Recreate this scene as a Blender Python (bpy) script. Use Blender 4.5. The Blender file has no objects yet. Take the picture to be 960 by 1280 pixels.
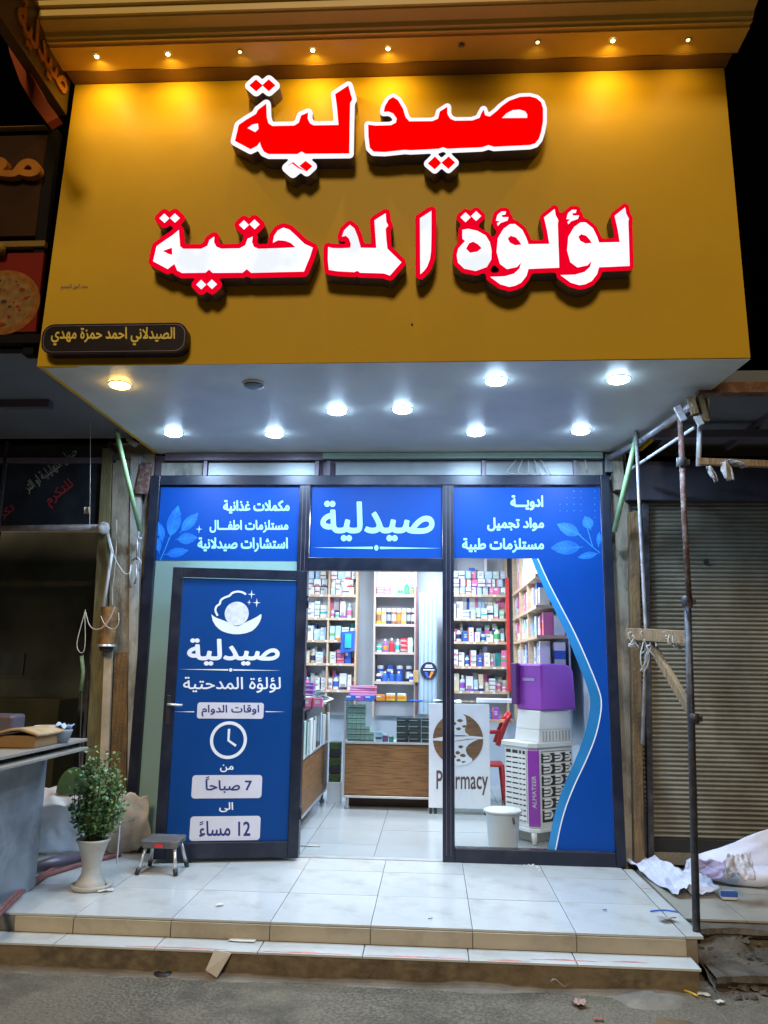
import bpy, bmesh, math, random, numpy as np
from mathutils import Vector, Matrix, geometry, noise
random.seed(7)
SKY_S = 0.08; SUN_S = 1.55; COOL_W = 22; WARM_W = 12; SPOT_W = 13; IN_W = 56
C = bpy.context.scene.collection
sc = bpy.context.scene
PI = math.pi
rad = math.radians

# ------------------------------------------------------------------ camera
CAM = np.array([0.0, -6.417, 1.5]); FPX = 958.0; YAW, PITCH, ROLL = -0.064, 0.1967, 0.0147
def cam_axes():
    cy, sy, cp, sp = math.cos(YAW), math.sin(YAW), math.cos(PITCH), math.sin(PITCH)
    fwd = np.array([sy*cp, cy*cp, sp]); right = np.array([cy, -sy, 0.0]); up = np.cross(right, fwd)
    cr, sr = math.cos(ROLL), math.sin(ROLL)
    return right*cr + up*sr, up*cr - right*sr, fwd
RX, UX, FX = cam_axes()
cd = bpy.data.cameras.new('camera'); cam = bpy.data.objects.new('camera', cd); C.objects.link(cam)
cd.sensor_fit = 'HORIZONTAL'; cd.sensor_width = 36.0; cd.lens = FPX/960*36.0; cd.clip_start = 0.05; cd.clip_end = 500
M = Matrix(((RX[0], UX[0], -FX[0], CAM[0]), (RX[1], UX[1], -FX[1], CAM[1]), (RX[2], UX[2], -FX[2], CAM[2]), (0, 0, 0, 1)))
cam.matrix_world = M
sc.camera = cam

# ------------------------------------------------------------------ sky, dim street light, exposure
w = bpy.data.worlds.new("World"); sc.world = w; w.use_nodes = True
nt = w.node_tree; bg = nt.nodes['Background']
sky = nt.nodes.new('ShaderNodeTexSky'); sky.sky_type = 'NISHITA'; sky.sun_disc = False
sky.sun_elevation = rad(-5.0); sky.sun_rotation = rad(200)
nt.links.new(sky.outputs[0], bg.inputs[0]); bg.inputs[1].default_value = SKY_S
sl = bpy.data.lights.new('street_glow', 'SUN'); so = bpy.data.objects.new('street_glow', sl); C.objects.link(so)
sl.energy = SUN_S; sl.angle = rad(14); sl.color = (1.0, 0.80, 0.54)
so.rotation_euler = (rad(55), 0, rad(-4))
sc.view_settings.view_transform = 'Standard'; sc.view_settings.look = 'None'; sc.view_settings.exposure = 0; sc.view_settings.gamma = 1
sc.cycles.use_denoising = True
sc.cycles.max_bounces = 8; sc.cycles.transparent_max_bounces = 12
sc.cycles.sample_clamp_indirect = 6

# ------------------------------------------------------------------ placing helpers: a pixel's ray met with a real plane
def ray(px, py): return FX + RX*(px-480)/FPX + UX*(640-py)/FPX
def at(px, py, X=None, Y=None, Z=None):
    d = ray(px, py)
    t = (X-CAM[0])/d[0] if X is not None else (Y-CAM[1])/d[1] if Y is not None else (Z-CAM[2])/d[2]
    return Vector(CAM + d*t)
class Pl:                                   # a flat surface: origin, two directions, outward normal
    def __init__(s, O, U, V):
        s.O = np.array(O, float); s.U = np.array(U, float)/np.linalg.norm(U); s.V = np.array(V, float)/np.linalg.norm(V)
        s.N = np.cross(s.U, s.V)
    def px(s, x, y):
        d = ray(x, y); t = ((s.O-CAM)@s.N)/(d@s.N); q = CAM + d*t - s.O
        return (q@s.U, q@s.V)
    def w(s, u, v, n=0.0): return Vector(s.O + s.U*u + s.V*v + s.N*n)
def front(Y): return Pl((0, Y, 0), (1, 0, 0), (0, 0, 1))     # faces the street (normal -Y)

# ------------------------------------------------------------------ materials
MATS = {}
def mat(name, col=(.5, .5, .5), rough=.5, metal=0.0, var=.12, scale=6.0, bump=0.0, bscale=60.0, emit=None, es=1.0,
        dirt=None, dscale=2.0, damt=.5, coat=0.0, streak=None, grain=None, spec=.5, stretch=(1, 1, 1)):
    if name in MATS: return MATS[name]
    m = bpy.data.materials.new(name); m.use_nodes = True; n = m.node_tree.nodes; l = m.node_tree.links
    b = n['Principled BSDF']; MATS[name] = m
    b.inputs['Roughness'].default_value = rough; b.inputs['Metallic'].default_value = metal
    b.inputs['Coat Weight'].default_value = coat; b.inputs['Specular IOR Level'].default_value = spec
    tc = n.new('ShaderNodeTexCoord'); mp = n.new('ShaderNodeMapping'); l.new(tc.outputs['Object'], mp.inputs[0]); mp.inputs['Scale'].default_value = stretch
    nz = n.new('ShaderNodeTexNoise'); nz.inputs['Scale'].default_value = scale; nz.inputs['Detail'].default_value = 6; l.new(mp.outputs[0], nz.inputs['Vector'])
    mx = n.new('ShaderNodeMix'); mx.data_type = 'RGBA'
    c = np.array(col[:3], float); mx.inputs['A'].default_value = (*np.clip(c*(1-var), 0, 1), 1); mx.inputs['B'].default_value = (*np.clip(c*(1+var), 0, 1), 1)
    rm = n.new('ShaderNodeMapRange'); rm.inputs[1].default_value = .3; rm.inputs[2].default_value = .7
    l.new(nz.outputs[0], rm.inputs[0]); l.new(rm.outputs[0], mx.inputs['Factor'])
    out = mx.outputs['Result']
    if grain:      # wood grain / streaks: colour, stretch
        g = n.new('ShaderNodeTexNoise'); g.inputs['Scale'].default_value = grain[2] if len(grain) > 2 else 5; g.inputs['Detail'].default_value = 8
        gm = n.new('ShaderNodeMapping'); gm.inputs['Scale'].default_value = grain[1]; l.new(tc.outputs['Object'], gm.inputs[0]); l.new(gm.outputs[0], g.inputs['Vector'])
        gr = n.new('ShaderNodeMapRange'); gr.inputs[1].default_value = .42; gr.inputs[2].default_value = .62; l.new(g.outputs[0], gr.inputs[0])
        m2 = n.new('ShaderNodeMix'); m2.data_type = 'RGBA'; m2.inputs['B'].default_value = (*grain[0], 1)
        l.new(out, m2.inputs['A']); l.new(gr.outputs[0], m2.inputs['Factor']); out = m2.outputs['Result']
    if dirt is not None:
        d = n.new('ShaderNodeTexNoise'); d.inputs['Scale'].default_value = dscale; d.inputs['Detail'].default_value = 9; d.inputs['Roughness'].default_value = .65
        l.new(mp.outputs[0], d.inputs['Vector'])
        dr = n.new('ShaderNodeMapRange'); dr.inputs[1].default_value = .48; dr.inputs[2].default_value = .72; dr.inputs[4].default_value = damt; l.new(d.outputs[0], dr.inputs[0])
        m3 = n.new('ShaderNodeMix'); m3.data_type = 'RGBA'; m3.inputs['B'].default_value = (*dirt, 1)
        l.new(out, m3.inputs['A']); l.new(dr.outputs[0], m3.inputs['Factor']); out = m3.outputs['Result']
    l.new(out, b.inputs['Base Color'])
    if rough > .04:
        rr = n.new('ShaderNodeMapRange'); rr.inputs[3].default_value = rough*.75; rr.inputs[4].default_value = min(1, rough*1.25); l.new(nz.outputs[0], rr.inputs[0]); l.new(rr.outputs[0], b.inputs['Roughness'])
    if bump:
        bz = n.new('ShaderNodeTexNoise'); bz.inputs['Scale'].default_value = bscale; bz.inputs['Detail'].default_value = 5; l.new(mp.outputs[0], bz.inputs['Vector'])
        bp = n.new('ShaderNodeBump'); bp.inputs['Strength'].default_value = bump; bp.inputs['Distance'].default_value = .01
        l.new(bz.outputs[0], bp.inputs['Height']); l.new(bp.outputs[0], b.inputs['Normal'])
    if emit:
        b.inputs['Emission Color'].default_value = (*emit, 1); b.inputs['Emission Strength'].default_value = es
    return m
def glow(name, col, s, var=0.0, scale=5.0):
    m = bpy.data.materials.new(name); m.use_nodes = True; n = m.node_tree.nodes; l = m.node_tree.links
    b = n['Principled BSDF']; b.inputs['Base Color'].default_value = (*[min(1, c*.12) for c in col], 1); b.inputs['Roughness'].default_value = .6; b.inputs['Specular IOR Level'].default_value = .0
    b.inputs['Emission Color'].default_value = (*col, 1); b.inputs['Emission Strength'].default_value = s
    if var:
        tc = n.new('ShaderNodeTexCoord'); nz = n.new('ShaderNodeTexNoise'); nz.inputs['Scale'].default_value = scale; l.new(tc.outputs['Object'], nz.inputs['Vector'])
        r = n.new('ShaderNodeMapRange'); r.inputs[1].default_value = .35; r.inputs[2].default_value = .65; r.inputs[3].default_value = s*(1-var); r.inputs[4].default_value = s*(1+var)
        l.new(nz.outputs[0], r.inputs[0]); l.new(r.outputs[0], b.inputs['Emission Strength'])
    return m
def glass(name, tint=(1, 1, 1), refl=.06, milk=0.0, mcol=(.5, .7, .65)):
    m = bpy.data.materials.new(name); m.use_nodes = True; n = m.node_tree.nodes; l = m.node_tree.links
    n.remove(n['Principled BSDF']); o = n['Material Output']
    t = n.new('ShaderNodeBsdfTransparent'); t.inputs[0].default_value = (*tint, 1)
    g = n.new('ShaderNodeBsdfGlossy'); g.inputs['Roughness'].default_value = .02
    f = n.new('ShaderNodeFresnel'); f.inputs[0].default_value = 1.45
    mx = n.new('ShaderNodeMixShader'); l.new(f.outputs[0], mx.inputs[0]); l.new(t.outputs[0], mx.inputs[1]); l.new(g.outputs[0], mx.inputs[2])
    out = mx.outputs[0]
    if milk:
        d = n.new('ShaderNodeBsdfDiffuse'); d.inputs[0].default_value = (*mcol, 1); tl = n.new('ShaderNodeBsdfTranslucent'); tl.inputs[0].default_value = (*mcol, 1)
        ad = n.new('ShaderNodeMixShader'); ad.inputs[0].default_value = .5; l.new(d.outputs[0], ad.inputs[1]); l.new(tl.outputs[0], ad.inputs[2])
        m2 = n.new('ShaderNodeMixShader'); m2.inputs[0].default_value = milk; l.new(out, m2.inputs[1]); l.new(ad.outputs[0], m2.inputs[2]); out = m2.outputs[0]
    l.new(out, o.inputs[0]); return m

# ------------------------------------------------------------------ mesh builder
class MB:
    def __init__(s): s.v = []; s.f = []; s.mi = []; s.cur = 0
    def quad(s, *p):
        k = len(s.v); s.v += [tuple(q) for q in p]; s.f.append(tuple(range(k, k+len(p)))); s.mi.append(s.cur)
    def hexa(s, p):                       # 8 corners: bottom 4 then top 4, counterclockwise
        k = len(s.v); s.v += [tuple(q) for q in p]
        for f in ((3, 2, 1, 0), (4, 5, 6, 7), (0, 1, 5, 4), (1, 2, 6, 5), (2, 3, 7, 6), (3, 0, 4, 7)):
            s.f.append(tuple(k+i for i in f)); s.mi.append(s.cur)
    def box(s, x0, x1, y0, y1, z0, z1):
        s.hexa([(x0, y0, z0), (x1, y0, z0), (x1, y1, z0), (x0, y1, z0), (x0, y0, z1), (x1, y0, z1), (x1, y1, z1), (x0, y1, z1)]); return s
    def beam(s, a, b, wd, ht, up=(0, 0, 1)):
        a = Vector(a); b = Vector(b); d = (b-a).normalized(); u = Vector(up)
        if abs(d.dot(u)) > .95: u = Vector((0, 1, 0))
        r = d.cross(u).normalized(); u = r.cross(d).normalized()
        c = [(-1, -1), (1, -1), (1, 1), (-1, 1)]
        s.hexa([a + r*(i*wd/2) + u*(j*ht/2) for i, j in c] + [b + r*(i*wd/2) + u*(j*ht/2) for i, j in c]); return s
    def tube(s, pts, r, n=8, cap=True):
        pts = [Vector(p) for p in pts]
        if not isinstance(r, (list, tuple)) and r <= .0065 and len(pts) >= 3:      # wires and cords bend softly
            for _ in range(2):
                q = [pts[0]]
                for a, b in zip(pts[:-1], pts[1:]): q += [a.lerp(b, .25), a.lerp(b, .75)]
                pts = q + [pts[-1]]
        rs = r if isinstance(r, (list, tuple)) else [r]*len(pts)
        k = len(s.v); prev = None
        for i, p in enumerate(pts):
            d = (pts[min(i+1, len(pts)-1)] - pts[max(i-1, 0)]).normalized()
            if prev is None: a = d.orthogonal().normalized()
            else:
                a = prev - d*prev.dot(d); a = a.normalized() if a.length > 1e-6 else d.orthogonal().normalized()
            prev = a; b = d.cross(a)
            for j in range(n):
                t = 2*PI*j/n; s.v.append(tuple(p + (a*math.cos(t) + b*math.sin(t))*rs[i]))
        for i in range(len(pts)-1):
            for j in range(n):
                s.f.append((k+i*n+j, k+i*n+(j+1) % n, k+(i+1)*n+(j+1) % n, k+(i+1)*n+j)); s.mi.append(s.cur)
        if cap:
            s.f.append(tuple(k+j for j in reversed(range(n)))); s.mi.append(s.cur)
            e = k+(len(pts)-1)*n; s.f.append(tuple(e+j for j in range(n))); s.mi.append(s.cur)
        return s
    def lathe(s, prof, c=(0, 0, 0), n=20, cap=True):       # prof: (r, z)
        k = len(s.v)
        for r, z in prof:
            for j in range(n):
                t = 2*PI*j/n; s.v.append((c[0]+r*math.cos(t), c[1]+r*math.sin(t), c[2]+z))
        for i in range(len(prof)-1):
            for j in range(n):
                s.f.append((k+i*n+j, k+i*n+(j+1) % n, k+(i+1)*n+(j+1) % n, k+(i+1)*n+j)); s.mi.append(s.cur)
        if cap:
            s.f.append(tuple(k+j for j in reversed(range(n)))); s.mi.append(s.cur)
            e = k+(len(prof)-1)*n; s.f.append(tuple(e+j for j in range(n))); s.mi.append(s.cur)
        return s
    def sheet(s, fn, nu, nv):
        k = len(s.v)
        for i in range(nu+1):
            for j in range(nv+1): s.v.append(tuple(fn(i/nu, j/nv)))
        for i in range(nu):
            for j in range(nv):
                a = k+i*(nv+1)+j; s.f.append((a, a+nv+1, a+nv+2, a+1)); s.mi.append(s.cur)
        return s
    def mesh(s, name, mats, smooth=False):
        me = bpy.data.meshes.new(name); me.from_pydata(s.v, [], s.f)
        for m in (mats if isinstance(mats, (list, tuple)) else [mats]): me.materials.append(m)
        if max(s.mi, default=0): me.polygons.foreach_set('material_index', s.mi)
        if smooth: me.polygons.foreach_set('use_smooth', [True]*len(me.polygons))
        me.update(); return me
    def build(s, name, mats, parent=None, bevel=0.0, smooth=False, solid=0.0, sub=0, label=None):
        me = s.mesh(name, mats, smooth); return link(name, me, parent, bevel, solid, sub, label)
def link(name, me, parent=None, bevel=0.0, solid=0.0, sub=0, label=None):
    o = bpy.data.objects.new(name, me); C.objects.link(o)
    if parent is not None:
        o.parent = parent; par_world(o, parent)
    if sub: d = o.modifiers.new('sub', 'SUBSURF'); d.levels = d.render_levels = sub
    if solid: d = o.modifiers.new('thick', 'SOLIDIFY'); d.thickness = solid; d.offset = 0
    if bevel:
        d = o.modifiers.new('bevel', 'BEVEL'); d.width = bevel; d.segments = 2; d.limit_method = 'ANGLE'; d.angle_limit = rad(40)
    if label: o['label'] = label
    return o
def world_of(p):
    m = Matrix.LocRotScale(p.location, p.rotation_euler, p.scale)
    return world_of(p.parent) @ p.matrix_parent_inverse @ m if p.parent else m
def par_world(o, parent): o.matrix_parent_inverse = world_of(parent).inverted()   # parts are modelled in world coordinates
def empty(name, loc, label, cat, group=None):
    o = bpy.data.objects.new(name, None); C.objects.link(o); o.location = loc; o.empty_display_size = .1
    return tag(o, label, cat, group)
def tag(o, label, cat, group=None, kind=None):
    o['label'] = label; o['category'] = cat
    if group: o['group'] = group
    if kind: o['kind'] = kind
    return o
def struct(name, mb, m, parent=None, **k):
    o = mb.build(name, m, parent, **k)
    if parent is None: o['kind'] = 'structure'
    return o
def copy_tree(o, parent=None):
    c = o.copy(); C.objects.link(c)
    if parent is not None: c.parent = parent
    for ch in list(o.children): copy_tree(ch, c)
    return c

# ------------------------------------------------------------------ outlines: signed distance on a grid, marched back to loops
def seg_dist(P, A, B):
    d2 = np.full(len(P), 1e9)
    for a, b in zip(A, B):
        ab = b-a; L = ab@ab
        if L < 1e-14: continue
        t = np.clip(((P-a)@ab)/L, 0, 1); q = P - a - t[:, None]*ab
        np.minimum(d2, (q*q).sum(1), out=d2)
    return np.sqrt(d2)
def inside(P, loops):
    ins = np.zeros(len(P), bool)
    for lp in loops:
        lp = np.array(lp); A = lp; B = np.roll(lp, -1, 0)
        for a, b in zip(A, B):
            if a[1] == b[1]: continue
            c = ((a[1] > P[:, 1]) != (b[1] > P[:, 1])) & (P[:, 0] < (b[0]-a[0])*(P[:, 1]-a[1])/(b[1]-a[1]) + a[0])
            ins ^= c
    return ins
def grid(lo, hi, h):
    nx = int((hi[0]-lo[0])/h)+2; ny = int((hi[1]-lo[1])/h)+2
    xs = lo[0] + h*np.arange(nx); ys = lo[1] + h*np.arange(ny)
    return xs, ys
def loops_sdf(loops, xs, ys):
    P = np.array([(x, y) for y in ys for x in xs])
    A = np.concatenate([np.array(l, float) for l in loops]); B = np.concatenate([np.roll(np.array(l, float), -1, 0) for l in loops])
    d = seg_dist(P, A, B); ins = inside(P, loops); d[ins] *= -1
    return d.reshape(len(ys), len(xs))
def march(D, xs, ys, lev, tol):
    D = D - lev; D[np.abs(D) < 1e-9] = 1e-9
    D[0, :] = D[-1, :] = np.abs(D[0, :]).max()+1e-3; D[:, 0] = D[:, -1] = np.abs(D[:, 0]).max()+1e-3
    nxt = {}; pt = {}
    def ep(i, j, k):
        if k == 0: a, b = (i, j), (i, j+1)
        else: a, b = (i, j), (i+1, j)
        va, vb = D[a], D[b]; t = va/(va-vb); key = (i, j, k)
        if key not in pt: pt[key] = (xs[a[1]] + t*(xs[b[1]]-xs[a[1]]), ys[a[0]] + t*(ys[b[0]]-ys[a[0]]))
        return key
    neg = D < 0
    act = neg[:-1, :-1].astype(int) + neg[:-1, 1:] + neg[1:, :-1] + neg[1:, 1:]
    for i, j in zip(*np.where((act > 0) & (act < 4))):
        c = (neg[i, j], neg[i, j+1], neg[i+1, j+1], neg[i+1, j])
        E = [(i, j, 0), (i, j+1, 1), (i+1, j, 0), (i, j, 1)]        # bottom right top left
        cr = [k for k in range(4) if c[k] != c[(k+1) % 4]]
        if len(cr) == 2: prs = [(cr[0], cr[1])]
        else:
            prs = [(0, 1), (2, 3)] if c[0] == (D[i:i+2, j:j+2].mean() < 0) else [(3, 0), (1, 2)]
        for a, b in prs:
            ka, kb = ep(*E[a]), ep(*E[b]); nxt.setdefault(ka, []).append(kb); nxt.setdefault(kb, []).append(ka)
    seen = set(); out = []
    for k in list(nxt):
        if k in seen: continue
        lp = []; cur = k; prev = None
        while cur is not None and cur not in seen:
            seen.add(cur); lp.append(pt[cur]); n = [q for q in nxt[cur] if q != prev and q not in seen]
            prev = cur; cur = n[0] if n else None
        if len(lp) > 5:
            s = simplify(lp, tol)
            if len(s) >= 3: out.append(s)
    return out
def simplify(lp, tol):
    P = np.array(lp)
    a = 0; b = int(np.argmax(((P-P[0])**2).sum(1)))
    def rdp(Q):
        if len(Q) < 3: return [Q[0]]
        st = [(0, len(Q)-1)]; keep = {0, len(Q)-1}
        while st:
            i, j = st.pop()
            if j-i < 2: continue
            d = Q[j]-Q[i]; L = math.hypot(*d)
            R_ = Q[i+1:j]-Q[i]
            e = np.abs(R_[:, 0]*d[1]-R_[:, 1]*d[0])/L if L > 1e-12 else np.hypot(R_[:, 0], R_[:, 1])
            m = int(np.argmax(e))
            if e[m] > tol: k = i+1+m; keep.add(k); st += [(i, k), (k, j)]
        return [Q[k] for k in sorted(keep)][:-1]
    return [tuple(q) for q in rdp(P[a:b+1]) + rdp(np.vstack([P[b:], P[:1]]))]
def tri_fill(loops):
    V = []; E = []
    for l in loops:
        k = len(V); V += [Vector(p) for p in l]; E += [(k+i, k+(i+1) % len(l)) for i in range(len(l))]
    r = geometry.delaunay_2d_cdt(V, E, [], 0, 1e-7)
    vs = [tuple(v) for v in r[0]]; T = np.array(r[2])
    if len(T) == 0: return vs, []
    va = np.array(vs); cen = va[T].mean(1); k = inside(cen, loops)
    out = []
    for t, ok in zip(T, k):
        if ok:
            a, b, c = va[t[0]], va[t[1]], va[t[2]]
            out.append(tuple(t) if (b[0]-a[0])*(c[1]-a[1])-(b[1]-a[1])*(c[0]-a[0]) > 0 else (t[0], t[2], t[1]))
    return vs, out
def plate(pl, loops, n0, n1=None):
    """flat shape on surface pl between heights n0 and n1 (n1 None: a single printed sheet at n0)"""
    mb = MB(); vs, T = tri_fill(loops)
    if n1 is None:
        mb.v = [tuple(pl.w(u, v, n0)) for u, v in vs]; mb.f = [tuple(int(i) for i in t) for t in T]; mb.mi = [0]*len(T); return mb
    k = len(vs); mb.v = [tuple(pl.w(u, v, n1)) for u, v in vs] + [tuple(pl.w(u, v, n0)) for u, v in vs]
    mb.f = [tuple(int(i) for i in t) for t in T] + [tuple(int(i)+k for i in reversed(t)) for t in T]
    for l in loops:
        q = len(mb.v); n = len(l); ar = sum(l[i][0]*l[(i+1) % n][1]-l[(i+1) % n][0]*l[i][1] for i in range(n))
        # holes run the other way round
        mb.v += [tuple(pl.w(u, v, n1)) for u, v in l] + [tuple(pl.w(u, v, n0)) for u, v in l]
        hole = sum(inside(np.array([l[0]]), [m])[0] for m in loops if m is not l) % 2 == 1
        for i in range(n):
            j = (i+1) % n; f = (q+i, q+n+i, q+n+j, q+j)
            mb.f.append(f if (ar > 0) != hole else tuple(reversed(f)))
    mb.mi = [0]*len(mb.f); return mb
def pxloop(pl, pts, o=(0, 0), s=1.0): return [pl.px(o[0]+x/s, o[1]+y/s) for x, y in pts]
def circle(u, v, r, n=28, r2=None): return [(u + r*math.cos(2*PI*i/n), v + (r2 or r)*math.sin(2*PI*i/n)) for i in range(n)]
def rrect(u0, v0, u1, v1, r, n=5):
    out = []
    for cx, cy, a in ((u1-r, v1-r, 0), (u0+r, v1-r, 90), (u0+r, v0+r, 180), (u1-r, v0+r, 270)):
        out += [(cx + r*math.cos(rad(a+90*i/n)), cy + r*math.sin(rad(a+90*i/n))) for i in range(n+1)]
    return out
def stroke(pts, wd):
    """constant-width open stroke as a loop"""
    P = [np.array(p, float) for p in pts]; L = []; R_ = []
    for i, p in enumerate(P):
        d = P[min(i+1, len(P)-1)]-P[max(i-1, 0)]; d = d/np.linalg.norm(d); n = np.array([-d[1], d[0]])*wd/2
        L.append(tuple(p+n)); R_.append(tuple(p-n))
    return L + R_[::-1]

# ------------------------------------------------------------------ Arabic text
FORMS = dict(zip('ءآأؤإئابةتثجحخدذرزسشصضطظعغفقكلمنهوىي',
    [(0xFE80, 1), (0xFE81, 2), (0xFE83, 2), (0xFE85, 2), (0xFE87, 2), (0xFE89, 4), (0xFE8D, 2), (0xFE8F, 4), (0xFE93, 2), (0xFE95, 4), (0xFE99, 4), (0xFE9D, 4), (0xFEA1, 4), (0xFEA5, 4), (0xFEA9, 2), (0xFEAB, 2), (0xFEAD, 2), (0xFEAF, 2), (0xFEB1, 4), (0xFEB5, 4), (0xFEB9, 4), (0xFEBD, 4), (0xFEC1, 4), (0xFEC5, 4), (0xFEC9, 4), (0xFECD, 4), (0xFED1, 4), (0xFED5, 4), (0xFED9, 4), (0xFEDD, 4), (0xFEE1, 4), (0xFEE5, 4), (0xFEE9, 4), (0xFEED, 2), (0xFEEF, 2), (0xFEF1, 4)]))
def shape(s):
    s = s.replace('لا', '\uFEFB'); out = []
    def kind(c): return 4 if c == 'ـ' else 2 if c == '\uFEFB' else FORMS[c][1] if c in FORMS else 0
    for i, c in enumerate(s):
        pj = i > 0 and kind(s[i-1]) == 4 and kind(c) >= 2
        nj = kind(c) == 4 and i+1 < len(s) and kind(s[i+1]) >= 2
        if c == '\uFEFB': out.append('\uFEFC' if pj else c)
        elif c in FORMS:
            b, n = FORMS[c]; out.append(chr(b + (3 if pj and nj else 2 if nj else 1 if pj else 0)))
        else: out.append(c)
    import re
    v = ''.join(reversed(out))
    return re.sub(r'[0-9A-Za-z]+', lambda m: m.group(0)[::-1], v)
def raw_text(body):
    cu = bpy.data.curves.new('t', 'FONT'); cu.body = body; cu.resolution_u = 5; cu.fill_mode = 'NONE'
    o = bpy.data.objects.new('t', cu); C.objects.link(o); bpy.context.view_layer.update()
    me = bpy.data.meshes.new_from_object(o.evaluated_get(bpy.context.evaluated_depsgraph_get()))
    V = np.array([(v.co.x, v.co.y) for v in me.vertices]); E = np.array([e.vertices[:] for e in me.edges])
    bpy.data.objects.remove(o); bpy.data.curves.remove(cu); bpy.data.meshes.remove(me)
    nx = {}; adj = {}
    for a, b in E: adj.setdefault(int(a), []).append(int(b)); adj.setdefault(int(b), []).append(int(a))
    seen = set(); loops = []
    for k in sorted(adj):
        if k in seen: continue
        lp = [k]; seen.add(k); c = [q for q in adj[k]]
        cur = min(c)                         # outlines are stored in running order
        while cur is not None and cur not in seen:
            lp.append(cur); seen.add(cur); n = [q for q in adj[cur] if q not in seen]; cur = n[0] if n else None
        loops.append(V[lp])
    return V, loops
TCACHE = {}
def text_loops(s, bold=.03, h=.012, ar=True):
    """outline loops of a word at font size 1, thickened by bold"""
    key = (s, bold, h)
    if key in TCACHE: return TCACHE[key]
    V, L0 = raw_text(shape(s) if ar else s)
    lo = V.min(0)-bold-3*h; hi = V.max(0)+bold+3*h; xs, ys = grid(lo, hi, h)
    W = np.zeros((len(ys), len(xs)), int); D = np.full((len(ys), len(xs)), 1.0); mrg = bold+3*h
    for lp in L0:
        for A, B in zip(lp, np.roll(lp, -1, 0)):
            if A[1] != B[1]:
                i0, i1 = np.searchsorted(ys, [min(A[1], B[1]), max(A[1], B[1])])
                for i in range(i0, i1):
                    xc = A[0]+(B[0]-A[0])*(ys[i]-A[1])/(B[1]-A[1]); W[i, :np.searchsorted(xs, xc)] += 1 if B[1] > A[1] else -1
            j0, j1 = np.searchsorted(xs, [min(A[0], B[0])-mrg, max(A[0], B[0])+mrg]); i0, i1 = np.searchsorted(ys, [min(A[1], B[1])-mrg, max(A[1], B[1])+mrg])
            X, Y = np.meshgrid(xs[j0:j1], ys[i0:i1]); ab = B-A; L = ab@ab
            if L < 1e-14: continue
            t = np.clip(((X-A[0])*ab[0]+(Y-A[1])*ab[1])/L, 0, 1)
            d = np.hypot(X-A[0]-t*ab[0], Y-A[1]-t*ab[1]); D[i0:i1, j0:j1] = np.minimum(D[i0:i1, j0:j1], d)
    D[W != 0] *= -1
    r = march(D, xs, ys, bold, h*.25); TCACHE[key] = r; return r
def fit_loops(loops, pl, box):
    """scale loops into the box (x0,y0,x1,y1) given in photo pixels on surface pl"""
    A = np.concatenate([np.array(l) for l in loops]); lo, hi = A.min(0), A.max(0)
    p00, p10, p01, p11 = [np.array(pl.px(*q)) for q in ((box[0], box[3]), (box[2], box[3]), (box[0], box[1]), (box[2], box[1]))]
    out = []
    for l in loops:
        o = []
        for p in l:
            s, t = (np.array(p)-lo)/(hi-lo); o.append(tuple((p00*(1-s)+p10*s)*(1-t) + (p01*(1-s)+p11*s)*t))
        out.append(o)
    return out
def lettering(s, pl, box, m, parent, n=.004, bold=.03, ar=True, name='lettering', thick=None, n0=.002):
    lp = fit_loops(text_loops(s, bold, ar=ar), pl, box)
    return plate(pl, lp, n0 if thick else n, n if thick else None).build(name, m, parent)

# ------------------------------------------------------------------ palette
m_gold = mat('fascia_gold', (.60, .355, .016), .5, 0, .04, 1.2, dirt=(.50, .285, .02), dscale=1.3, damt=.4, spec=.12, bump=.35, bscale=1.6)
m_gold_trim = mat('cornice_gold', (.72, .46, .06), .45, 0, .06, 3)
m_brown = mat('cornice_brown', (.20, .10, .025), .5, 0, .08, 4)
m_soffit = mat('soffit_white', (.58, .60, .55), .42, 0, .06, 2.5, dirt=(.40, .42, .38), dscale=1.8, damt=.5)
m_frame = mat('anthracite_aluminium', (.011, .015, .032), .35, .2, .15, 8, dirt=(.10, .11, .13), dscale=5, damt=.18)
m_return = mat('letter_return', (.13, .105, .14), .4, .2, .1, 5)
m_white_lit = glow('white_lit_acrylic', (.88, .93, 1.0), 1.14, .16, 4)
m_rim_lit = glow('white_lit_rim', (.92, .90, 1.0), 1.05)
m_red_lit = glow('red_lit_acrylic', (1.0, .0, .0), 1.0)
m_red_rim = glow('red_lit_rim', (.95, .0, .02), .85)
m_film = mat('blue_vinyl', (.001, .052, .29), .45, 0, .05, 2, spec=.18)
m_film_shaded = mat('shaded_blue_vinyl', (.0015, .045, .205), .45, 0, .08, 1.5, spec=.18)  # same vinyl lower down: weaker downlight put into a darker blue
m_print_pale = mat('pale_blue_print', (.33, .62, .86), .35, 0, .03)
m_print_white = mat('white_print', (.72, .76, .84), .35, 0, .05, 3)
m_print_mid = mat('sky_blue_print', (.02, .22, .62), .35, 0, .25, 14)
m_print_leaf = mat('leaf_print', (.01, .13, .58), .35, 0, .35, 9)
m_print_vein = mat('leaf_vein_print', (.04, .28, .78), .35, 0, .1)
m_badge = mat('badge_grey_print', (.60, .60, .70), .4, 0, .04)
m_badge_txt = mat('badge_text_print', (.012, .03, .16), .4, 0, .05)
m_green_milk = glass('frosted_green_glass', (.6, .8, .75), milk=.8, mcol=(.44, .62, .60))
m_glass = glass('clear_glass', (.96, .98, .98))
m_dark_glass = glass('dark_glass', (.75, .77, .78), milk=.12, mcol=(.035, .04, .035))
m_tile = mat('porcelain_tile', (.56, .575, .57), .22, 0, .05, 1.7, dirt=(.36, .34, .29), dscale=2.6, damt=.65, coat=.25)
m_tile_in = mat('shop_floor_tile', (.40, .45, .48), .2, 0, .05, 2.0, dirt=(.42, .45, .45), dscale=3, damt=.4, coat=.2)
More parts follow.
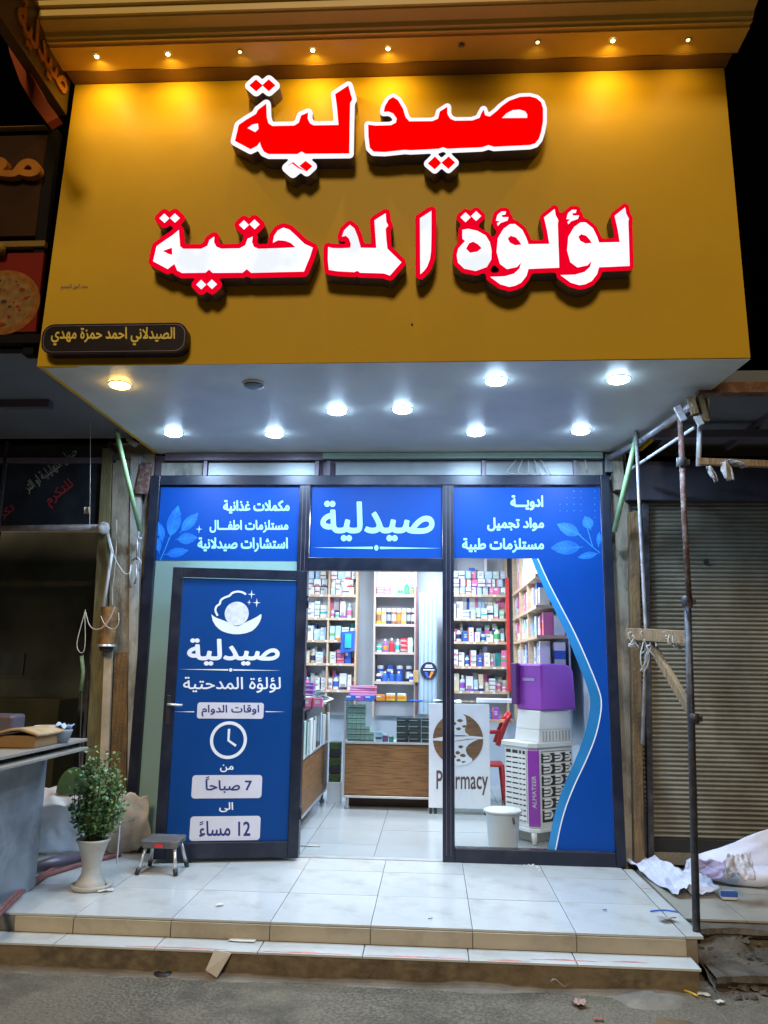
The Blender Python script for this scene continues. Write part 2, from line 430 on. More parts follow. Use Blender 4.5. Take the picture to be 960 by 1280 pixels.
m_grout = mat('grout', (.17, .155, .13), .9, 0, .2, 20)
m_riser = mat('beige_riser_tile', (.42, .36, .26), .45, 0, .12, 3, dirt=(.20, .15, .10), dscale=4, damt=.55)
m_kerb = mat('step_face_concrete', (.15, .115, .075), .85, 0, .3, 5, bump=.6, bscale=40, dirt=(.055, .042, .03), dscale=6, damt=.85, grain=((.20, .16, .105), (5, 5, 9), 3))
m_road = mat('road_asphalt', (.125, .106, .078), .9, 0, .30, 1.3, bump=1.2, bscale=60, grain=((.20, .172, .128), (1, 1, 1), 60), dirt=(.05, .045, .036), dscale=2.4, damt=.8, spec=.2)
m_dirt = mat('dirt_rubble', (.095, .078, .058), .95, 0, .35, 7, bump=1.0, bscale=30)
m_conc = mat('worn_concrete', (.20, .175, .14), .9, 0, .25, 5, bump=.6, bscale=45, dirt=(.09, .07, .05), dscale=3, damt=.7)
m_plaster = mat('stained_plaster', (.25, .22, .17), .9, 0, .3, 6, bump=.7, bscale=40, dirt=(.04, .03, .022), dscale=7, damt=1.0, stretch=(1, 1, .45))
m_plaster_w = mat('grey_plaster', (.28, .28, .26), .85, 0, .2, 5, bump=.4, bscale=40, dirt=(.08, .07, .06), dscale=7, damt=.9, stretch=(1, 1, .4))
m_zinc = mat('galvanised_sheet', (.20, .22, .23), .45, .5, .15, 5, dirt=(.22, .23, .23), dscale=6, damt=.5)
m_wood = mat('rough_timber', (.27, .17, .08), .8, 0, .2, 4, grain=((.11, .065, .03), (30, 30, 2.0)), bump=.4, bscale=50)
m_timber_y = mat('yellow_timber', (.19, .11, .04), .85, 0, .3, 4, grain=((.10, .06, .03), (28, 28, 1.2), 4), dirt=(.05, .035, .022), dscale=5, damt=.9, bump=.6, bscale=40)
m_lam = mat('wood_laminate', (.25, .125, .045), .45, 0, .08, 2, grain=((.14, .065, .022), (1.2, 1.2, 18), 4))
m_shelf = mat('beech_shelf', (.60, .44, .30), .5, 0, .1, 4, grain=((.50, .35, .23), (2, 2, 25), 4))
m_shelf_back = mat('shelf_backing', (.52, .56, .64), .6, 0, .06)
m_white = mat('white_board', (.66, .70, .76), .4, 0, .04)
m_wallblue = mat('shop_wall_paint', (.52, .62, .74), .6, 0, .04)
m_alu = mat('satin_aluminium', (.62, .64, .66), .35, .7, .06)
m_steel = mat('brushed_steel', (.34, .37, .42), .38, .35, .30, 4, bump=.15, bscale=5, dirt=(.16, .14, .12), dscale=3.5, damt=.7)
m_black = mat('black_plastic', (.02, .02, .022), .45, 0, .2)
m_blackgloss = mat('dark_bronze_acrylic', (.022, .015, .017), .3, 0, .1, spec=.15)
m_rust = mat('painted_rusty_pipe', (.10, .05, .04), .6, .3, .3, 18, dirt=(.45, .42, .45), dscale=22, damt=.55, bump=.4, bscale=80)
m_pipe = mat('scuffed_grey_pipe', (.34, .34, .38), .5, .4, .2, 15, dirt=(.20, .12, .09), dscale=16, damt=.8)
m_darkpipe = mat('dark_steel_post', (.05, .05, .06), .5, .5, .2, 12, dirt=(.22, .20, .20), dscale=18, damt=.45)
m_green = mat('green_painted_tube', (.30, .52, .26), .4, .1, .1, 12, dirt=(.5, .55, .45), dscale=12, damt=.4)
m_rag = mat('dirty_rag', (.36, .34, .33), .9, 0, .25, 12)
m_wire = mat('pale_cable', (.42, .40, .36), .6, 0, .15)
m_wire_d = mat('dark_cable', (.06, .06, .06), .6, 0, .2)
m_sheet = mat('vinyl_banner_back', (.66, .68, .80), .5, 0, .08, 4, dirt=(.30, .30, .55), dscale=3.5, damt=.4)
m_sheet_p = mat('banner_printed_face', (.40, .36, .62), .45, 0, .25, 5)
m_shutter = mat('shutter_steel', (.235, .225, .185), .48, .45, .18, 3, dirt=(.12, .10, .07), dscale=1.4, damt=.8)
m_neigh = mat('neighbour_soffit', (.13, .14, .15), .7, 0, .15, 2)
m_dark = mat('dark_interior', (.02, .02, .022), .8, 0, .3)
m_purple = mat('purple_plastic', (.34, .055, .56), .35, 0, .05, 3, coat=.2)
m_cooler = mat('cooler_white_plastic', (.76, .80, .84), .4, 0, .03)
m_redp = mat('red_plastic', (.62, .03, .04), .4, 0, .08)
m_pot = mat('pot_ceramic', (.50, .47, .42), .55, 0, .1, 9, dirt=(.36, .30, .23), dscale=7, damt=.6)
m_leaf = mat('artificial_leaf', (.09, .21, .075), .5, 0, .5, 30)
m_leaf2 = mat('pale_leaf', (.22, .34, .14), .5, 0, .35, 30)
m_stem = mat('stem_brown', (.06, .045, .03), .8)

# ------------------------------------------------------------------ ground
ZR = -0.235
b = MB()
def roadz(x, y):
    if y > -1.9 or abs(x) > 8 or y < -9: return ZR
    return ZR + .010*noise.noise(Vector((x*1.7, y*1.7, 0))) + .004*noise.noise(Vector((x*7, y*7, 3)))
xs_ = [-60, -20, -8] + [-6+.12*i for i in range(84)] + [8, 20, 60]; ys_ = [-60, -20, -9] + [-4.6+.1*i for i in range(28)] + [-1.72, 0, 20, 60]
b.v = [(x, y, roadz(x, y)) for x in xs_ for y in ys_]; n_ = len(ys_)
b.f = [(i*n_+j, (i+1)*n_+j, (i+1)*n_+j+1, i*n_+j+1) for i in range(len(xs_)-1) for j in range(n_-1)]; b.mi = [0]*len(b.f)
struct('road', b, m_road, smooth=True)

# porch: bedding slab, each tile its own piece
TS = .5935; TX0 = -2.135; YF = -1.55; PXR = 1.45
slab = MB().box(-3.6, PXR, YF+.012, 4.0, -.2, -.014); porch = struct('porch_floor', slab, m_grout)
def tiles(parent, xcuts, ycuts, z, m, th=.012, gap=.0022, name='tile'):
    cache = {}
    for i in range(len(xcuts)-1):
        for j in range(len(ycuts)-1):
            w_ = xcuts[i+1]-xcuts[i]-2*gap; d_ = ycuts[j+1]-ycuts[j]-2*gap
            if w_ < .01 or d_ < .01: continue
            k = (round(w_, 4), round(d_, 4))
            if k not in cache: cache[k] = MB().box(0, w_, 0, d_, -th, 0).mesh(name, m)
            o = link(name, cache[k], parent); o.location = (xcuts[i]+gap, ycuts[j]+gap, z + random.uniform(-.0008, .0008))
xc = [-3.55, -3.32, TX0-TS] + [TX0+TS*i for i in range(7)]; xc[-1] = PXR
tiles(porch, xc, [YF, YF+TS, YF+2*TS, -.02], 0, m_tile)
shopf = struct('shop_floor', MB().box(-2.1, 1.5, -.0, 4.0, -.0135, -.0125), m_grout)
xi = at(471, 1059, Z=0)[0]
tiles(shopf, [-2.05] + [xi+TS*i for i in range(-2, 4)] + [1.45], [-.016, .50, 1.09, 1.69, 2.28, 2.88, 3.47, 4.0], .001, m_tile_in)
# border strip down the right edge of the porch
bst = MB()
e0 = [(PXR+.004, -.06), (PXR+.004, YF)]; e1 = [(PXR+.075, -.06), (PXR+.105, YF+.01)]
cuts = [0, .35, .68, 1]
for k in range(3):
    p = []
    for t, e in ((cuts[k]+.004, e0), (cuts[k+1]-.004, e0), (cuts[k+1]-.004, e1), (cuts[k]+.004, e1)): p.append((e[0][0]*(1-t)+e[1][0]*t, e[0][1]*(1-t)+e[1][1]*t))
    bb = MB(); q = list(reversed(p)); bb.hexa([(x, y, -.014) for x, y in p] + [(x, y, .001) for x, y in p]); bb.build('border_tile', m_tile, porch)
struct('porch_edge_bed', MB().box(PXR, PXR+.07, YF+.02, 0, -.2, -.016), m_conc)
# risers and lower tread
rs = struct('step_riser', MB().box(-2.74, PXR, YF-.004, YF+.010, -.10, -.016), m_grout)
for i in range(len(xc)-1):
    a, c = max(xc[i], -2.5)+.003, xc[i+1]-.003
    if c-a > .05: MB().box(a, c, YF-.014, YF-.004, -.098, -.0135).build('riser_tile', m_riser, rs, bevel=.001)
tr = struct('lower_step', MB().box(-3.6, PXR+.005, -1.735, YF-.0042, ZR-.05, -.113), m_kerb)
tc_ = [-3.6] + [x-.03 for x in xc[2:]]; tc_[-1] = PXR+.02
for i in range(len(tc_)-1):
    MB().box(tc_[i]+.003, tc_[i+1]-.003, -1.745, YF-.015, -.112, -.100).build('tread_tile', m_tile, tr, bevel=.0008)
m_redpaint = mat('red_paint_scrape', (.55, .16, .14), .6, 0, .3, 30)
for x0, x1, y0 in ((-1.75, -1.15, -1.735), (-1.02, -.45, -1.738), (-.40, .2, -1.737), (.55, .95, -1.70), (.3, .55, -1.738), (1.0, 1.2, -1.69)):
    mb = MB(); n = 14; top = []; bot = []
    for i in range(n+1):
        t = i/n; x = x0+(x1-x0)*t; wv = .012*math.sin(PI*t)*(1+.8*noise.noise(Vector((x*9, y0, 1))))
        top.append((x, y0+.010+wv+.004*noise.noise(Vector((x*20, 0, 0))), -.0993)); bot.append((x, y0+.006, -.0993))
    for i in range(n): mb.quad(bot[i], bot[i+1], top[i+1], top[i])
    o = mb.build('paint_smear', m_redpaint, tr)

# right-hand pavement: worn tiles, broken front edge
pv = struct('side_pavement', MB().box(PXR+.08, 5, -1.18, .3, -.2, -.02), m_conc)
m_tile_old = mat('worn_beige_tile', (.34, .32, .27), .5, 0, .1, 3, dirt=(.18, .155, .12), dscale=3, damt=.7)
tiles(pv, [PXR+.11, 1.93, 2.53, 3.13, 3.73, 4.33], [-1.2, -.62, -.04], -.004, m_tile_old)
rub = MB()
def rubf(u, v):
    x = PXR+.10 + u*3.5; y = -1.16 - v*.62; z = -.03 - .20*min(1, v*1.25)**.8
    k = noise.fractal(Vector((x*5, y*5, 2)), 1, 2, 5)
    return (x + .01*k, y - .02*k, z + .035*k*(1 if .03 < v < .9 else .3) + (.0 if v < .9 else -.03))
rub.sheet(rubf, 90, 22); struct('broken_kerb', rub, m_dirt, smooth=True)
lf = struct('left_pavement', MB().box(-8, -3.6, YF, .3, -.2, -.02), m_conc)
# grit and rubble along the gutter: nobody could count it
g = MB()
for i in range(5200):
    if random.random() < .45: x = random.uniform(-3.2, 3.2); y = -1.75-abs(random.gauss(0, .09))
    elif random.random() < .3: x = random.uniform(1.55, 3.2); y = random.uniform(-1.8, -1.2)
    else: x = random.uniform(-2.6, 2.6); y = random.uniform(-2.6, -1.8)
    z = roadz(x, y) if y < -1.75 else -.03-.20*min(1, max(0, (-1.16-y)/.62)*1.25)**.8+.01
    r = random.uniform(.0015, .0055)*(1.5 if random.random() < .05 else 1)
    p = [Vector((x+random.uniform(-r, r), y+random.uniform(-r, r), z+random.uniform(0, r*.4))) for _ in range(3)] + [Vector((x, y, z+r))]
    g.quad(p[0], p[1], p[3]); g.quad(p[1], p[2], p[3]); g.quad(p[2], p[0], p[3])
o = g.build('gutter_grit', m_conc); tag(o, 'loose grit and crumbs of mortar lying along the gutter', 'grit', kind='stuff')

sk = MB()
def skf(u, v):
    x = -3.5+5.0*u; k = .5+.5*noise.noise(Vector((x*2.2, 1, 0))); k2 = noise.noise(Vector((x*12, v*3, 4)))
    return (x, -1.737-v*(.03+.10*k+.012*k2), ZR-.003+(.012+.04*k**2+.006*k2)*(1-v)**1.5)
sk.sheet(skf, 260, 8); struct('gutter_mortar', sk, m_conc, smooth=True)

# ------------------------------------------------------------------ canopy with its sign face
YP = -2.015; PF = front(YP)
canopy = empty('sign_canopy', (-.3, -1.0, 3.31), 'big mustard yellow boxed sign canopy jutting out over the pharmacy entrance', 'shop canopy')
fl = pxloop(PF, [(46, 458), (938, 447), (905, 85), (94, 106)])
plate(PF, fl and [fl], -.03, 0).build('fascia_panel', m_gold, canopy, bevel=.002)
BL, BR, TR, TL = [PF.w(*q, -.035) for q in fl]
mb = MB()
mb.hexa([(BR.x-.03, YP+.035, BR.z), (BR.x-.002, YP+.035, BR.z), (BR.x-.10, .02, BR.z), (BR.x-.13, .02, BR.z), (TR.x-.03, YP+.035, TR.z), (TR.x-.002, YP+.035, TR.z), (TR.x-.10, .02, TR.z), (TR.x-.13, .02, TR.z)])
mb.build('side_panel', m_gold, canopy)
mb = MB()
mb.hexa([(BL.x+.002, YP+.035, BL.z), (BL.x+.03, YP+.035, BL.z), (BL.x+.06, .02, BL.z), (BL.x+.03, .02, BL.z), (TL.x+.002, YP+.035, TL.z), (TL.x+.03, YP+.035, TL.z), (TL.x+.06, .02, TL.z), (TL.x+.03, .02, TL.z)])
mb.build('side_panel', m_gold, canopy)
SZ = 3.312
mb = MB(); sof = [(BL.x, YP-.0+.0), (BR.x, YP), (1.70, .03), (-2.42, .03)]
mb.hexa([(x, y+.001, SZ-.004) for x, y in sof] + [(x, y+.031, SZ+.02) for x, y in sof]); mb.build('soffit_panel', m_soffit, canopy)
mb = MB().box(BL.x+.05, BR.x-.12, YP+.04, .0, 5.30, 5.31); mb.build('roof_panel', m_zinc, canopy)
# cornice: brown trim strip, lit underside, stacked mouldings
def extr(prof, xl, xr, m, name, slopeL=0, slopeR=0):
    mb = MB(); n = len(prof); k = 0
    tilt = (TR.z-TL.z)
    mb.v = [(xl, y, z+TL.z-5.33) for y, z in prof] + [(xr, y, z+TL.z-5.33+tilt) for y, z in prof]
    for i in range(n):
        j = (i+1) % n; mb.f.append((i, j, n+j, n+i)); mb.mi.append(0)
    mb.f.append(tuple(range(n))); mb.f.append(tuple(reversed(range(n, 2*n)))); mb.mi += [0, 0]
    return mb.build(name, m, canopy)
extr([(YP-.001, 5.332), (YP-.115, 5.332), (YP-.115, 5.36), (YP-.001, 5.36)], TL.x-.01, TR.x+.01, m_brown, 'cornice_brown_strip')
PY = YP-.115
extr([(PY, 5.337), (-2.325, 5.337), (-2.325, 5.349), (-2.335, 5.352), (-2.345, 5.352), (-2.352, 5.343), (-2.362, 5.343), (-2.368, 5.358), (-2.385, 5.362), (-2.40, 5.385), (-2.47, 5.405), (-2.475, 5.415), (-2.49, 5.418), (-2.49, 5.47), (-2.51, 5.475), (-2.51, 5.51), (PY, 5.51)], TL.x-.05, TR.x+.04, m_gold_trim, 'cornice')
lettering('محمد المون للتصميم', PF, (76, 355, 110, 363), m_return, canopy, n=.002, bold=.02)
mb = MB(); mb.tube([PF.w(*PF.px(515, 405), 0), PF.w(*PF.px(515, 405), .012)], .006, 8); mb.build('bolt_head', m_black, canopy)

# ------------------------------------------------------------------ illuminated channel letters, traced outlines
LN = .105
PL_ = front(YP-LN)
def letters(inner, holes, bold, close, face, rim, label, face_only=None):
    """inner: loops of the inner shape in photo pixels; rim grows it by bold px"""
    allp = np.concatenate([np.array(l) for l in inner]); lo = allp.min(0)-bold-close-4; hi = allp.max(0)+bold+close+4
    xs, ys = grid(lo, hi, .75)
    D = np.min([loops_sdf([l], xs, ys) for l in inner], 0)
    out = march(D, xs, ys, bold+close, .12)
    if close:
        D2 = loops_sdf(out, xs, ys); out = march(D2, xs, ys, -close, .12)
    out = [l for l in out if abs(sum(l[i][0]*l[(i+1) % len(l)][1]-l[(i+1) % len(l)][0]*l[i][1] for i in range(len(l)))) > 24]
    outer = [[PL_.px(*p) for p in l] for l in out]
    inn = [[PL_.px(*p) for p in l] for l in (face_only or inner)] + [[PL_.px(*p) for p in l] for l in holes]
    c = np.mean(np.concatenate([np.array(l) for l in outer]), 0)
    r = empty('channel_letter', (c[0], YP, c[1]), label, 'sign letters', 'lit letters on the yellow fascia')
    plate(PL_, outer, -LN+.004, 0).build('return', m_return, r)
    plate(PL_, outer, .0006, .004).build('rim', rim, r)
    # inner face: even-odd of inner minus holes
    plate(PL_, inn, .0046, .008).build('face', face, r)
    return r
def Z(pts, o, s): return [(o[0]+x/s, o[1]+y/s) for x, y in pts]
def dia(x, y, r=24, r2=None): return [(x-r, y), (x, y+(r2 or r)*.95), (x+r, y), (x, y-(r2 or r)*.95)]
o, s = (280, 85), 5.333
A = Z([(830, 122), (850, 195), (856, 213), (842, 236), (838, 400), (836, 573), (545, 575), (517, 560), (490, 577), (300, 577), (268, 562), (248, 525), (240, 497), (222, 522), (178, 545), (75, 490), (100, 385), (150, 350), (215, 312), (228, 285), (283, 243), (286, 330), (298, 375), (325, 392), (470, 389), (500, 370), (515, 322), (562, 302), (558, 340), (575, 375), (600, 388), (764, 385), (755, 280), (742, 180)], o, s)
H = Z([(156, 405), (190, 380), (228, 373), (232, 412), (210, 433), (185, 420)], o, s)
D1 = [Z(dia(215, 121, 44, 41), o, s), Z(dia(300, 120, 43, 41), o, s)]
D2 = [Z([(430, 655), (462, 632), (505, 668), (545, 690), (498, 672), (455, 640)], o, s), Z([(505, 657), (545, 624), (590, 658), (552, 693)], o, s)]  # left dot cut to a sliver: its white glare is put into the shape
D2b = [Z(dia(460, 668, 42, 38), o, s), Z([(505, 657), (545, 624), (590, 658), (552, 693)], o, s)]
letters([A] + D1 + D2b, [H], 5.6, 1.4, m_red_lit, m_rim_lit, 'red lit lettering with white rim, left half of the upper sign line', face_only=[A] + D1 + D2)
o, s = (440, 85), 3.692
A = Z([(75, 265), (110, 270), (180, 268), (203, 256), (207, 236), (190, 212), (168, 203), (147, 205), (152, 180), (170, 150), (190, 138), (212, 152), (235, 190), (248, 232), (265, 250), (370, 249), (397, 238), (405, 205), (440, 183), (440, 215), (453, 238), (475, 247), (555, 246), (588, 234), (597, 212), (607, 195), (614, 222), (635, 228), (665, 205), (690, 180), (725, 155), (775, 137), (820, 135), (850, 143), (872, 162), (881, 190), (881, 250), (873, 295), (862, 330), (845, 350), (820, 358), (655, 366), (630, 358), (600, 368), (440, 375), (420, 368), (400, 375), (270, 382), (245, 380), (150, 390), (100, 388), (82, 370), (76, 320)], o, s)
H = Z([(690, 235), (712, 212), (740, 197), (772, 194), (798, 202), (808, 216), (808, 234)], o, s)
D1 = [Z([(350, 443), (383, 412), (411, 441), (382, 470)], o, s), Z([(413, 440), (446, 412), (475, 439), (445, 468)], o, s)]
letters([A] + D1, [H], 4.9, 1.2, m_red_lit, m_rim_lit, 'red lit lettering with white rim, right half of the upper sign line')
o, s = (180, 250), 4.174
A = Z([(183, 160), (187, 215), (190, 245), (208, 258), (300, 258), (333, 242), (343, 212), (368, 195), (366, 222), (380, 248), (405, 258), (500, 256), (530, 240), (542, 206), (568, 195), (564, 222), (575, 248), (598, 258), (700, 255), (792, 250), (768, 227), (738, 215), (700, 212), (674, 225), (680, 190), (700, 162), (728, 148), (760, 158), (800, 195), (838, 232), (881, 252), (866, 300), (835, 375), (560, 382), (537, 362), (515, 381), (360, 382), (340, 365), (322, 381), (200, 383), (175, 370), (160, 335), (125, 362), (50, 322), (68, 245), (110, 215), (153, 186)], o, s)
H = Z([(97, 268), (148, 250), (150, 290), (130, 285)], o, s)
DD = [Z(dia(x, y, r), o, s) for x, y, r in ((108, 98, 25), (163, 97, 25), (523, 133, 25), (578, 130, 26), (300, 444, 26), (356, 442, 26))]
letters([A] + DD, [H], 6.2, 1.5, m_white_lit, m_red_rim, 'white lit lettering with red rim, leftmost block of the lower sign line')
o, s = (390, 240), 5.647
A = Z([(115, 393), (150, 401), (215, 402), (272, 398), (275, 370), (262, 332), (240, 312), (213, 318), (228, 275), (268, 236), (300, 262), (325, 325), (345, 398), (455, 400), (448, 310), (441, 205), (520, 155), (525, 215), (538, 240), (520, 262), (525, 340), (532, 405), (630, 500), (550, 592), (510, 577), (340, 572), (320, 558), (300, 568), (180, 562), (120, 552), (113, 480)], o, s)
letters([A], [], 5.8, 1.0, m_white_lit, m_red_rim, 'white lit lettering with red rim, second block from left in lower sign line')
A = Z([(762, 190), (843, 138), (843, 300), (840, 420), (833, 475), (812, 530), (790, 560), (765, 583)], o, s)
letters([A], [], 6.0, 0.0, m_white_lit, m_red_rim, 'single upright white lit stroke with red rim in the middle of the lower line')
o, s = (555, 240), 3.84
TM = Z([(88, 185), (115, 180), (160, 190), (200, 212), (220, 245), (228, 285), (227, 325), (205, 362), (152, 381), (97, 370), (66, 340), (61, 305), (68, 275), (88, 252), (102, 238), (88, 226)], o, s)
TH = Z([(105, 275), (120, 248), (140, 240), (162, 252), (181, 272), (160, 289), (125, 295)], o, s)
HZ = [(249, 140), (256, 113), (276, 97), (297, 97), (294, 110), (274, 113), (281, 125), (309, 124), (304, 139), (272, 150), (258, 165), (254, 154), (270, 142)]
WL = [(340, 157), (375, 185), (395, 225), (405, 254), (505, 252), (495, 190), (480, 125), (530, 85), (535, 115), (548, 140), (545, 155), (552, 365), (405, 371), (395, 405), (370, 437), (340, 452), (312, 457), (270, 445), (222, 410), (290, 408), (335, 395), (362, 370), (370, 340), (350, 362), (302, 372), (268, 347), (252, 290), (258, 225), (285, 180), (315, 158)]
WH = [(305, 225), (320, 212), (345, 220), (362, 240), (372, 256), (340, 259), (315, 246)]
sh = lambda P: [(x+338, y-8) for x, y in P]
letters([TM, Z(dia(103, 124), o, s), Z(dia(154, 118), o, s), Z(HZ, o, s), Z(WL, o, s), Z(sh(HZ), o, s), Z(sh(WL), o, s)], [TH, Z(WH, o, s), Z(sh(WH), o, s)], 5.2, 3.2, m_white_lit, m_red_rim,
        'white lit lettering on broad red rim, rightmost block of the lower sign line')

# black name plate at the lower left of the fascia
PN = front(YP-.07)
np_ = empty('name_plate', (-2.1, YP, 3.4), 'dark rounded name plate with gold lettering at the lower left corner of the yellow fascia', 'name plate')
(u0, v0), (u1, v1) = PN.px(50, 443), PN.px(235, 403)
plate(PN, [rrect(u0, v0, u1, v1, .075, 6)], -.068, 0).build('backing', m_blackgloss, np_, bevel=.002)
plate(PN, [rrect(u0+.012, v0+.012, u1-.012, v1-.012, .063, 6), rrect(u0+.016, v0+.016, u1-.016, v1-.016, .06, 6)], .0005, .003).build('inlay_line', m_return, np_)
m_goldprint = mat('gold_lettering', (.75, .55, .06), .35, 0, .1)
lettering('الصيدلاني احمد حمزة مهدي', PN, (64, 409, 219, 432), m_goldprint, np_, n=.003, bold=.025)

# ------------------------------------------------------------------ lamps
def lamp_data(name, kind, e, col, **k):
    l = bpy.data.lights.new(name, kind); l.energy = e; l.color = col
    for a, v in k.items(): setattr(l, a, v)
    return l
def add_lamp(name, data, loc, parent, rot=(0, 0, 0)):
    o = bpy.data.objects.new(name, data); C.objects.link(o); o.parent = parent; par_world(o, parent); o.location = loc; o.rotation_euler = rot
    return o
m_coolglow = glow('cool_lamp_lens', (.50, .73, 1.0), 85); m_warmglow = glow('warm_lamp_lens', (1.0, .60, .15), 50)
m_deadlens = mat('unlit_lamp_lens', (.16, .18, .20), .4); m_ring = mat('lamp_trim_ring', (.55, .57, .60), .4)
LCOOL = lamp_data('cool_lamp', 'AREA', COOL_W, (.55, .76, 1.0), shape='DISK', size=.11)
LWARM = lamp_data('warm_lamp', 'AREA', WARM_W, (1.0, .68, .30), shape='DISK', size=.11)
def downlight(x, y, kind, label):
    z = SZ-.005
    r = empty('soffit_downlight', (x, y, z), label, 'downlight', 'round downlights in the canopy soffit')
    MB().lathe([(.076, 0), (.078, -.004), (.073, -.009), (.066, -.010)], (x, y, z), 28, cap=False).build('trim_ring', m_ring, r, smooth=True)
    MB().lathe([(.0665, -.008), (.064, -.018), (.050, -.025), (.026, -.0295), (.002, -.030)], (x, y, z), 28).build('lens', {'cool': m_coolglow, 'warm': m_warmglow, 'off': m_deadlens}[kind], r, smooth=True)
    if kind != 'off': add_lamp('lamp', LCOOL if kind == 'cool' else LWARM, (x, y, z-.034), r)
for x, y, k, lb in ((-2.073, -1.706, 'warm', 'the only amber glowing downlight, below the dark name plate'),
                    (-1.178, -1.685, 'off', 'the one unlit dark downlight in the front row of the soffit'),
                    (.408, -1.719, 'cool', 'cool white downlight, front row near the middle, biggest of all the round lamps'),
                    (1.179, -1.729, 'cool', 'cool white downlight nearest the front right corner of the soffit'),
                    (-.692, -1.142, 'cool', 'cool white downlight, left one of the pair in the middle row'),
                    (-.215, -1.168, 'cool', 'cool white downlight, right one of the pair in the middle row'),
                    (-2.076, -.618, 'cool', 'cool white downlight at the left end of the back row, above the leaf print'),
                    (-1.263, -.584, 'cool', 'cool white downlight, second from left in the back row, over the door leaf'),
                    (.342, -.603, 'cool', 'cool white downlight, third from left in the back row, over the right mullion'),
                    (1.149, -.633, 'cool', 'cool white downlight at the right end of the back row near the scaffold poles')):
    downlight(x, y, k, lb)
m_spotlens = glow('spot_lens', (1.0, .80, .35), 20); m_spotdim = glow('dim_spot_lens', (1.0, .75, .35), 2.0)
SPY = -2.178
def spot(px, py, k, label):
    p = at(px, py, Z=5.337+TL.z-5.33 + (TR.z-TL.z)*((at(px, py, Z=5.33)[0]-TL.x)/(TR.x-TL.x)))
    x, y, z = p.x, p.y, p.z-.0015
    r = empty('cornice_spotlight', (x, y, z), label, 'spotlight', 'small spotlights under the cornice')
    MB().lathe([(.020, 0), (.021, -.003), (.017, -.006), (.013, -.004)], (x, y, z), 16, cap=False).build('bezel', m_brown, r, smooth=True)
    MB().lathe([(.0125, -.002), (.0115, -.008), (.006, -.011), (.001, -.0118)], (x, y, z), 14).build('lens', m_spotlens if k == 2 else m_spotdim if k == 1 else m_deadlens, r, smooth=True)
    if k: add_lamp('lamp', LSPOT if k == 2 else LSPOTD, (x, y, z-.016), r, (rad(38), 0, 0))
LSPOT = lamp_data('warm_spot', 'SPOT', SPOT_W, (1.0, .66, .16), spot_size=rad(160), spot_blend=1.0, shadow_soft_size=.012)
LSPOTD = lamp_data('dim_spot', 'SPOT', SPOT_W*.25, (1.0, .66, .2), spot_size=rad(160), spot_blend=1.0, shadow_soft_size=.012)
for px, py, k, lb in ((121, 70, 2, 'first lit cornice spotlight from the left, by the projecting sign'), (210, 67, 2, 'second lit cornice spotlight from the left corner'),
                      (300, 64, 1, 'faint cornice spotlight above the left half of the red lettering'), (391, 62, 2, 'lit cornice spotlight above the tall stem of the red lettering'),
                      (485, 60, 2, 'lit cornice spotlight above the gap in the red lettering'), (577, 56, 0, 'unlit cornice spotlight above the right half of the red lettering'),
                      (672, 52, 1, 'dim cornice spotlight above the right end of the red lettering'), (766, 50, 2, 'lit cornice spotlight casting a cone right of the red lettering'),
                      (860, 49, 1, 'faint last cornice spotlight near the right corner')):
    spot(px, py, k, lb)

# ------------------------------------------------------------------ shopfront: frame, panes, vinyl, print
FXL, FXR, FZ = -2.462, 1.492, 3.098
sf = empty('shopfront', (-.45, 0, 0), 'dark aluminium glazed shopfront with blue printed vinyl, from jamb to jamb under the canopy', 'shopfront')
fb = .004
MB().box(FXL, FXL+.085, -.03, .07, 0, FZ).build('jamb', m_frame, sf, bevel=fb)
MB().box(FXR-.075, FXR, -.03, .07, 0, FZ).build('jamb', m_frame, sf, bevel=fb)
MB().box(FXL+.086, FXR-.076, -.028, .068, FZ-.085, FZ).build('head_rail', m_frame, sf, bevel=fb)
MB().box(-1.142, -1.048, -.026, .066, 0, FZ-.086).build('mullion', m_frame, sf, bevel=fb)
MB().box(.088, .182, -.026, .066, 0, FZ-.086).build('mullion', m_frame, sf, bevel=fb)
for x in (-1.112, -1.078, .118, .152): MB().box(x-.002, x+.002, -.0285, -.0265, .05, FZ-.09).build('groove_bead', m_return, sf)
tz0, tz1 = at(470, 713, Y=-.03)[2], at(470, 697, Y=-.03)[2]
MB().box(-1.047, .087, -.024, .064, tz0, tz1).build('transom', m_frame, sf, bevel=fb)
MB().box(.183, FXR-.076, -.024, .064, .0, .105).build('bottom_rail', m_frame, sf, bevel=fb)
MB().box(FXL+.086, -1.143, -.024, .064, .0, .105).build('bottom_rail', m_frame, sf, bevel=fb)
MB().box(-1.047, .087, -.01, .05, .0, .006).build('threshold', m_alu, sf)
MB().box(.183, FXR-.076, .012, .018, .106, FZ-.086).build('window_pane', m_glass, sf)
MB().box(FXL+.086, -1.143, .012, .018, .106, FZ-.086).build('frosted_pane', m_green_milk, sf)
PG = front(.010)
def world_rect(x0, x1, z0, z1): return [(x0, z0), (x1, z0), (x1, z1), (x0, z1)]
zb = PG.px(300, 701)[1]
lfm = plate(PG, [world_rect(FXL+.087, -1.144, zb, FZ-.087)], .0003, .0013).build('vinyl_film', m_film, sf)
zc = tz1+.001
cfm = plate(PG, [world_rect(-1.046, .086, zc, FZ-.087)], .0003, .0013).build('vinyl_film', m_film, sf)
MB().box(-1.046, .086, .0125, .018, zc, FZ-.087).build('transom_pane', m_glass, sf)
